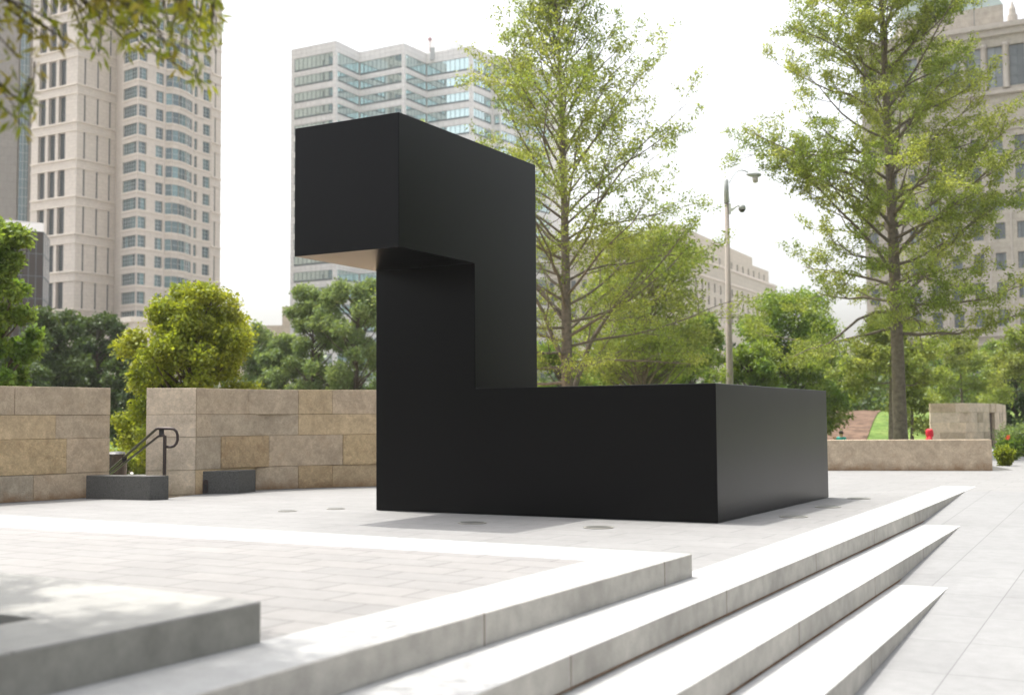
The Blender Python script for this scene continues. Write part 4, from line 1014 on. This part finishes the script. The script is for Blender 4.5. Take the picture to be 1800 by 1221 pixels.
# --- bronze glass building
BG = empty('bronze_glass_building', (-90, 205, GZ), 'dark bronze mirrored glass building in front of the beige tower, at the left edge', 'building')
hz = on_y(60, 408, 200).z
b0 = Vector((on_y(-120, 744, 190).x, 190, 0)); b1 = Vector((on_y(71, 744, 200).x, 200, 0)); b2 = Vector((on_y(81.5, 744, 209).x, 209, 0)); b3 = b2+Vector((-16, 25, 0))
M_wht = mat('silver_glass', (.62, .66, .70), .15, 1, .5)
b = MB(); 
for a_, c_ in ((b2, b3), (b3, b0+Vector((0, 30, 0))), (b0+Vector((0, 30, 0)), b0)): facade(b, a_, c_, GZ, hz, [])
zs_ = on_y(60, 389, 203).z
# sloped parapet
ins = 2.2
b.face([(b0.x, b0.y, hz), (b1.x, b1.y, hz), (b1.x-.8, b1.y+ins, hz+1.9), (b0.x, b0.y+ins, hz+1.9)]); b.face([(b1.x, b1.y, hz), (b2.x, b2.y, hz), (b2.x-ins, b2.y+.6, hz+1.9), (b1.x-.8, b1.y+ins, hz+1.9)])
b.face([(b0.x, b0.y+ins, hz+1.9), (b1.x-.8, b1.y+ins, hz+1.9), (b2.x-ins, b2.y+.6, hz+1.9), (b3.x, b3.y, hz+1.9), (b0.x, b0.y+30, hz+1.9)])
part(b, 'parapet', mat('bronze_metal', (.19, .18, .17), .4), BG)
ws = WinSet(BG, [M_frD, M_glB, M_frD], 'curtain_wall'); ws.add(simple_pt(b0, b1), 0, (b1-b0).length, GZ, hz, 0, 14, 9, .10)
ws.mats = [M_frD, M_glB, M_frD]; ws.flush()
ws = WinSet(BG, [M_frD, M_wht, M_frD], 'side_glazing'); ws.add(simple_pt(b1, b2), 0, (b2-b1).length, GZ, hz, 0, 3, 9, .2); ws.flush()

# --- pale podium below the beige tower
PD = empty('podium_building', (-66, 196, GZ), 'low pale stone podium with tall slot windows, below the beige tower', 'building')
pz = on_y(232, 555, 195).z
p0, p1, p2 = px_ring([(150, 566), (235, 556), (330, 562)], pz)
b = MB(); L1 = (p1-p0).length; L2 = (p2-p1).length
op = [(L1*f, L1*f+1.5, GZ+2, pz-3.4) for f in (.12, .34, .52, .70)]; pt, *_ = facade(b, p0, p1, GZ, pz, op, 0, .6); wp = WinSet(PD, [M_frD, M_glD, M_frD])
for o_ in op: wp.add(pt, *o_, .6, 1, 4, .1)
op = [(L2*f, L2*f+.7, GZ+2, pz-3.8) for f in (.14, .4, .66)]; pt, *_ = facade(b, p1, p2, GZ, pz, op, 0, .3)
for o_ in op: wp.add(pt, *o_, .3, 1, 4, .1)
wp.flush()
bk = [p2+Vector((3, 20, 0)), p0+Vector((0, 25, 0))]; facade(b, p2, bk[0], GZ, pz, []); facade(b, bk[0], bk[1], GZ, pz, []); facade(b, bk[1], p0, GZ, pz, []); shell_close(b, [p0, p1, p2]+bk, 0, pz)
part(b, 'wall', M_panT, PD); b = MB(); ledge(b, p0, p1, pz-.9, .9, .5); ledge(b, p1, p2, pz-.9, .9, .5); ledge(b, p0, p1, pz-2.6, .3, .3); ledge(b, p1, p2, pz-2.6, .3, .3); part(b, 'cornice', M_trimT, PD)
# --- low flat building between the towers
LB = empty('low_building', (-110, 420, GZ), 'low pale flat roofed building in the gap between the two left towers', 'building')
b = MB()
za = on_y(440, 572, 300).z; zb = on_y(498, 545, 310).z
xa = on_y(380, 744, 300).x; xb = on_y(495, 744, 300).x
op = [(2+i*3.2, 4+i*3.2, za-3, za-1.2) for i in range(4)]
pt, *_ = facade(b, Vector((xa, 300, 0)), Vector((xb, 300, 0)), GZ, za, op); ws = WinSet(LB, [M_frD, M_glC, M_frD])
for o_ in op: ws.add(pt, *o_, .3, 2, 1)
ws.flush(); b.face([(xa, 300, za), (xb, 300, za), (xb, 320, za), (xa, 320, za)]); b.hull([(xb, 300, GZ), (xb+8, 300, GZ), (xb+8, 320, GZ), (xb, 320, GZ)], [(xb, 300, zb), (xb+8, 300, zb), (xb+8, 320, zb), (xb, 320, zb)])
part(b, 'wall', M_panC, LB)

# --- white zigzag office tower
YZ = 268.0
zc = on_y(590.6, 71.2, YZ); ZR = zc.z; FZ = 29.85/FPX*YZ
Z = empty('zigzag_tower', (zc.x, zc.y, GZ), 'white panelled office tower with a saw tooth front and ribbon windows, behind the sculpture', 'building')
ring = px_ring([(511.8, 87.3), (590.6, 71.2), (632.3, 91.5), (710.3, 75.4), (750, 94.3), (828.6, 80.4), (866, 98.5), (879, 95.8), (920, 115.5), (932, 113), (966, 129)], ZR)
wz = MB(); WZ = WinSet(Z, [M_frD, M_glZ, M_frD], 'ribbon_window')
ppm = FPX/YZ
margins = [(1.0, .9), (.75, .0), (.0, .7), (.75, .0), (.0, .7), (.8, .8), (.3, .3), (.3, .5), (.3, .3), (.3, .5)]
for i, (a, c_) in enumerate(zip(ring, ring[1:])):
    Lg = (c_-a).length; ml, mr = margins[i]; op = []
    ztop = ZR-22.3/ppm
    for k in range(24):
        zt_ = ztop-k*FZ; h = 21.0/ppm if k == 0 else 19.6/ppm
        if k == 0: zt_ += .35
        if k: zt_ -= .15
        zb_ = ztop-k*FZ-18.9/ppm - (.4 if k == 0 else .12)
        if zb_ < 6: continue
        op.append((ml, Lg-max(mr, .02), zb_, zt_))
    pt, n_, d, _ = facade(wz, a, c_, GZ, ZR, op, 0, .22)
    for o_ in op: WZ.add(pt, o_[0], o_[1], o_[2], o_[3], .22, max(1, round((o_[1]-o_[0])/1.28)), 1, .09, sill=.42)
bk = [ring[-1]+Vector((6, 30, 0)), ring[0]+Vector((2, 40, 0))]
facade(wz, ring[-1], bk[0], GZ, ZR, []); facade(wz, bk[0], bk[1], GZ, ZR, []); facade(wz, bk[1], ring[0], GZ, ZR, [])
wz.face([(q_.x, q_.y, ZR-.8) for q_ in ring+bk]); part(wz, 'wall', M_panZ, Z); WZ.flush()
b = MB(); pa = on_z(722, 80, ZR); zp = on_y(790, 68, YZ+14).z
pA = Vector((on_y(722, 744, YZ+12).x, YZ+20, 0)); pB = Vector((on_y(791, 744, YZ+10).x, YZ+10, 0)); pC = Vector((on_y(822, 744, YZ+22).x, YZ+22, 0)); pD = pA+(pC-pB)
b.hull([Vector((q_.x, q_.y, ZR-1)) for q_ in (pA, pB, pC, pD)], [Vector((q_.x, q_.y, zp)) for q_ in (pA, pB, pC, pD)]); part(b, 'penthouse', M_whiteP, Z)
sp = on_y(755.5, 68.8, YZ+14); b = MB(); b.lathe(sp, [(.05, -.55), (.35, -.43), (.52, -.15), (.52, .15), (.35, .43), (.05, .55)], 14); b.tube([sp+Vector((0, 0, -3.2)), sp+Vector((0, 0, -.4))], .10, 6); part(b, 'radar_ball', mat('maroon_paint', (.30, .17, .18), .5), Z, smooth=True)
for (x, yt_, dx, w_) in ((774, 51, 0, .16), (779, 60, 0, .07), (788, 63, 0, .07)):
    q_ = on_y(x, yt_, YZ+13); b = MB(); b.tube([(q_.x, q_.y, zp-.5), (q_.x, q_.y, q_.z)], [w_, w_*.3], 6); b.box((q_.x-.5, q_.y-.3, q_.z-1.5), (1.0, 0, 0), (0, .1, 0), (0, 0, .12)); part(b, 'antenna', M_whiteP, Z)
q_ = on_y(760, 87, YZ+9); b = MB(); b.box((q_.x-.5, q_.y, q_.z-2.5), (1.0, 0, 0), (0, 1, 0), (0, 0, 3.0)); part(b, 'roof_vent', M_galv, Z)

# --- beige civic block
YC = 330.0
CV = empty('civic_building', (60, YC, GZ), 'long cream stone block with small square windows and stepped roof, behind the lamp post', 'building')
zoff = lambda x, y: (900+x/3.6, 370+y/3.6)
cm = (900+1040/3.6, 0)
# main block top line: right face from x=1189 to 1364
zm = on_y(1364, 502, YC+20).z
k0, k1 = px_ring([(1186, 438), (1364.5, 502)], zm)
# left face going back to the left
kl = on_z(935, 463, zm)
b = MB(); WC = WinSet(CV, [M_frD, M_glC, M_frD])
def rows(P0, P1, n_, rowz, w_, mi=0, m0=.03, m1=.97, dep=.5):
    Lg = (P1-P0).length; op = []
    for (za_, zb_) in rowz:
        for i in range(n_):
            u_ = Lg*(m0+(m1-m0)*(i+.5)/n_); op.append((u_-w_/2, u_+w_/2, za_, zb_))
    return op
fh_ = 21.3/FPX*YC
zr = [(zm-5.2-fh_*k-2.3, zm-5.2-fh_*k) for k in range(3)]+[(zm-5.2-fh_*4.15-2.2, zm-5.2-fh_*4.15), (zm-5.2-fh_*6.2-4.5, zm-5.2-fh_*6.2)]
op = rows(k0, k1, 17, zr, 1.25); pt, *_ = facade(b, k0, k1, GZ, zm, op, 0, .5)
for o_ in op: WC.add(pt, *o_, .5, 2, 2, .12)
op = rows(kl, k0, 12, zr, 1.5); pt, *_ = facade(b, kl, k0, GZ, zm, op, 0, .5)
for o_ in op: WC.add(pt, *o_, .5, 2, 2, .12)
bk = [k1+Vector((-5, 40, 0)), kl+Vector((5, 50, 0))]
facade(b, k1, bk[0], GZ, zm, []); facade(b, bk[0], bk[1], GZ, zm, []); facade(b, bk[1], kl, GZ, zm, []); shell_close(b, [kl, k0, k1]+bk, 0, zm)
# attic storey
za_ = on_y(1351, 477, YC+24).z
a0, a1 = px_ring([(1180, 411), (1351, 477)], za_); al = on_z(985, 424, za_)
op = rows(a0, a1, 15, [(zm+1.3, zm+3.3)], 1.1); pt, *_ = facade(b, a0, a1, zm-.5, za_, op, 0, .4)
for o_ in op: WC.add(pt, *o_, .4, 1, 2, .12)
facade(b, al, a0, zm-.5, za_, []); q1 = a1+Vector((-4, 30, 0)); q0 = al+Vector((4, 40, 0)); facade(b, a1, q1, zm-.5, za_, []); facade(b, q1, q0, zm-.5, za_, []); facade(b, q0, al, zm-.5, za_, []); shell_close(b, [al, a0, a1, q1, q0], 0, za_)
part(b, 'wall', M_panC, CV)
zpn = on_y(1322, 453, YC+30).z; s0_, s1_, s2_ = px_ring([(1141.7, 397.8), (1189, 393.6), (1322.5, 453)], zpn)
b = MB(); r5 = [s0_, s1_, s2_, s2_+Vector((-4, 22, 0)), s0_+Vector((4, 30, 0))]; b.hull([Vector((q_.x, q_.y, za_-.6)) for q_ in r5], [Vector((q_.x, q_.y, zpn)) for q_ in r5]); part(b, 'penthouse', M_panC, CV)
WC.flush()
b = MB(); 
for P0_, P1_ in ((kl, k0), (k0, k1)):
    ledge(b, P0_, P1_, zm-.5, .5, .3); ledge(b, P0_, P1_, zm-4.2, .35, .3); ledge(b, P0_, P1_, zm-5.2-fh_*3.1, .3, .25); ledge(b, P0_, P1_, zm-5.2-fh_*5.1, .7, .5)
part(b, 'cornice', M_trimT, CV)

# --- classical stone tower at the right
YS = 165.0
fl_ = 51.3/FPX*YS*1.0
zc_ = on_y(1760, 50, YS).z                          # main cornice
sA, sB = px_ring([(1512, 88.5), (1925, 24.5)], zc_)
ST = empty('stone_tower', (sA.x, sA.y, GZ), 'grey brown classical stone tower with tall columns, behind the big right oak', 'building')
b = MB(); WS = WinSet(ST, [M_frD, M_glR, M_frD]); Lg = (sB-sA).length
c37 = Lg/413*37.8; nC = 11
def sx(px): return Lg*(px-1512)/413.0
zrow = lambda y: on_y(1760, y, YS).z
cols_ = [sx(1505+37.8*i+24) for i in range(nC) if 1505+37.8*i+24 < 1905]
tops = [239, 290, 339, 390, 443, 494.5, 543]; op = []
for y in tops:
    zt_ = zrow(y)
    for c_ in cols_: op.append((c_-.68, c_+.68, zt_-2.35, zt_))
for c_ in cols_: op.append((c_-1.0, c_+1.0, zrow(152), zrow(80)))        # tall openings between the columns
for c_ in cols_: op.append((c_-1.05, c_+1.05, zrow(700), zrow(618)))
pt, n_, d, _ = facade(b, sA, sB, GZ, zc_, op, 0, .5)
for o_ in op:
    tall = o_[3]-o_[2] > 4; WS.add(pt, *o_, .5, 3 if not tall else 2, 2 if not tall else 4, .09)
bk = [sB+Vector((20, 35, 0)), sA+Vector((15, 40, 0))]
facade(b, sB, bk[0], GZ, zc_, []); facade(b, bk[0], bk[1], GZ, zc_, []); facade(b, bk[1], sA, GZ, zc_, []); shell_close(b, [sA, sB]+bk, 0, zc_)
up0 = Vector(pt(sx(1580), 0, 4.0)); up1 = Vector(pt(sx(1768), 0, 4.0)); zu = on_y(1700, 14, YS+5).z
ring_ = [up0, up1, up1+Vector((2, 18, 0)), up0+Vector((3, 18, 0))]
for a_, c_ in zip(ring_, ring_[1:]+ring_[:1]): facade(b, a_, c_, zc_-.3, zu, [])
part(b, 'wall', M_panS, ST); WS.flush()
b = MB(); cen = sum((q_ for q_ in ring_), Vector())/4
b.hull([Vector((q_.x, q_.y, zu)) for q_ in ring_], [Vector((cen.x+(q_.x-cen.x)*.55, cen.y+(q_.y-cen.y)*.55, zu+8)) for q_ in ring_]); part(b, 'roof', M_green, ST)
M_trS = mat('old_trim', (.40, .36, .315), .8, nscale=1, namp=.12)
b = MB(); ledge(b, sA, sB, zc_-.1, .7, 1.0); ledge(b, sA, sB, zc_-1.0, .9, .5); ledge(b, sA, sB, zrow(160)-.4, .5, .6); ledge(b, sA, sB, zrow(214), .4, .4); ledge(b, sA, sB, zrow(228), .25, .25); ledge(b, sA, sB, zrow(590), .5, .4); ledge(b, sA, sB, zrow(606), .3, .3)
for i, c_ in enumerate(cols_):                      # slim raised strips between the window rows
    u_ = c_+c37/2
    if u_ < Lg: b.box(pt(u_-.12, zrow(590), 0), tuple(Vector(pt(1, 0))-Vector(pt(0, 0))*1.0) and (d*.24), n_*.10, Vector((0, 0, zrow(232)-zrow(590))))
part(b, 'cornice', M_trS, ST)
for c_ in cols_:
    u_ = c_-c37/2
    if u_ < .4: continue
    q0 = Vector(pt(u_, zrow(156), -.25)); b = MB(); h_ = zrow(77)-zrow(156); b.lathe(q0, [(.5, 0), (.5, .2), (.40, .35), (.36, h_*.5), (.33, h_-.5), (.48, h_-.3), (.5, h_)], 14); part(b, 'column', M_trS, ST, smooth=True)
q0 = Vector(pt(sx(1787), zc_+.6, 1.2)); b = MB(); b.lathe(q0, [(.75, 0), (.7, 1.4), (.5, 1.5), (.45, 2.3), (.15, 3.2), (.03, 3.6), (.02, 5.5)], 12); part(b, 'urn', M_trS, ST)
q0 = Vector(pt(sx(1722), zc_, .4)); b = MB(); b.tube([q0, q0+Vector((0, 0, 9))], .05, 6); part(b, 'flagpole', M_frD, ST)
# low modern building beyond the mound
MBD = empty('low_building', (50, 150, GZ), 'low pale building with a bright awning, glimpsed left of the big oak trunk', 'building')
b = MB(); x0_ = on_y(1470, 744, 150).x; x1_ = on_y(1545, 744, 150).x; z_ = on_y(1500, 612, 150).z
op = [(.6+i*1.7, 1.8+i*1.7, z_-2.6, z_-1.2) for i in range(3)]
pt, *_ = facade(b, Vector((x0_, 150, 0)), Vector((x1_, 150, 0)), GZ, z_, op); ws = WinSet(MBD, [M_frD, M_glC, M_frD])
for o_ in op: ws.add(pt, *o_, .3, 2, 1)
ws.flush(); b.face([(x0_, 150, z_), (x1_, 150, z_), (x1_, 165, z_), (x0_, 165, z_)]); facade(b, Vector((x0_, 165, 0)), Vector((x0_, 150, 0)), GZ, z_, [])
part(b, 'wall', M_panC, MBD)
# ------------------------------------------------------------------ haze
HAZE = .00022
hb = MB(); hb.box((-420, -60, -2.0), (900, 0, 0), (0, 560, 0), (0, 0, 134)); ho = hb.build('haze', bpy.data.materials.new('haze_air'))
hm = ho.data.materials[0]; hm.use_nodes = True; hn = hm.node_tree.nodes; hn.remove(hn['Principled BSDF'])
pv = hn.new('ShaderNodeVolumePrincipled'); pv.inputs['Density'].default_value = HAZE; pv.inputs['Color'].default_value = (.97, .97, .97, 1); pv.inputs['Anisotropy'].default_value = .2
hm.node_tree.links.new(pv.outputs[0], hn['Material Output'].inputs['Volume']); tag(ho, kind='stuff')
sc.cycles.volume_bounces = 1
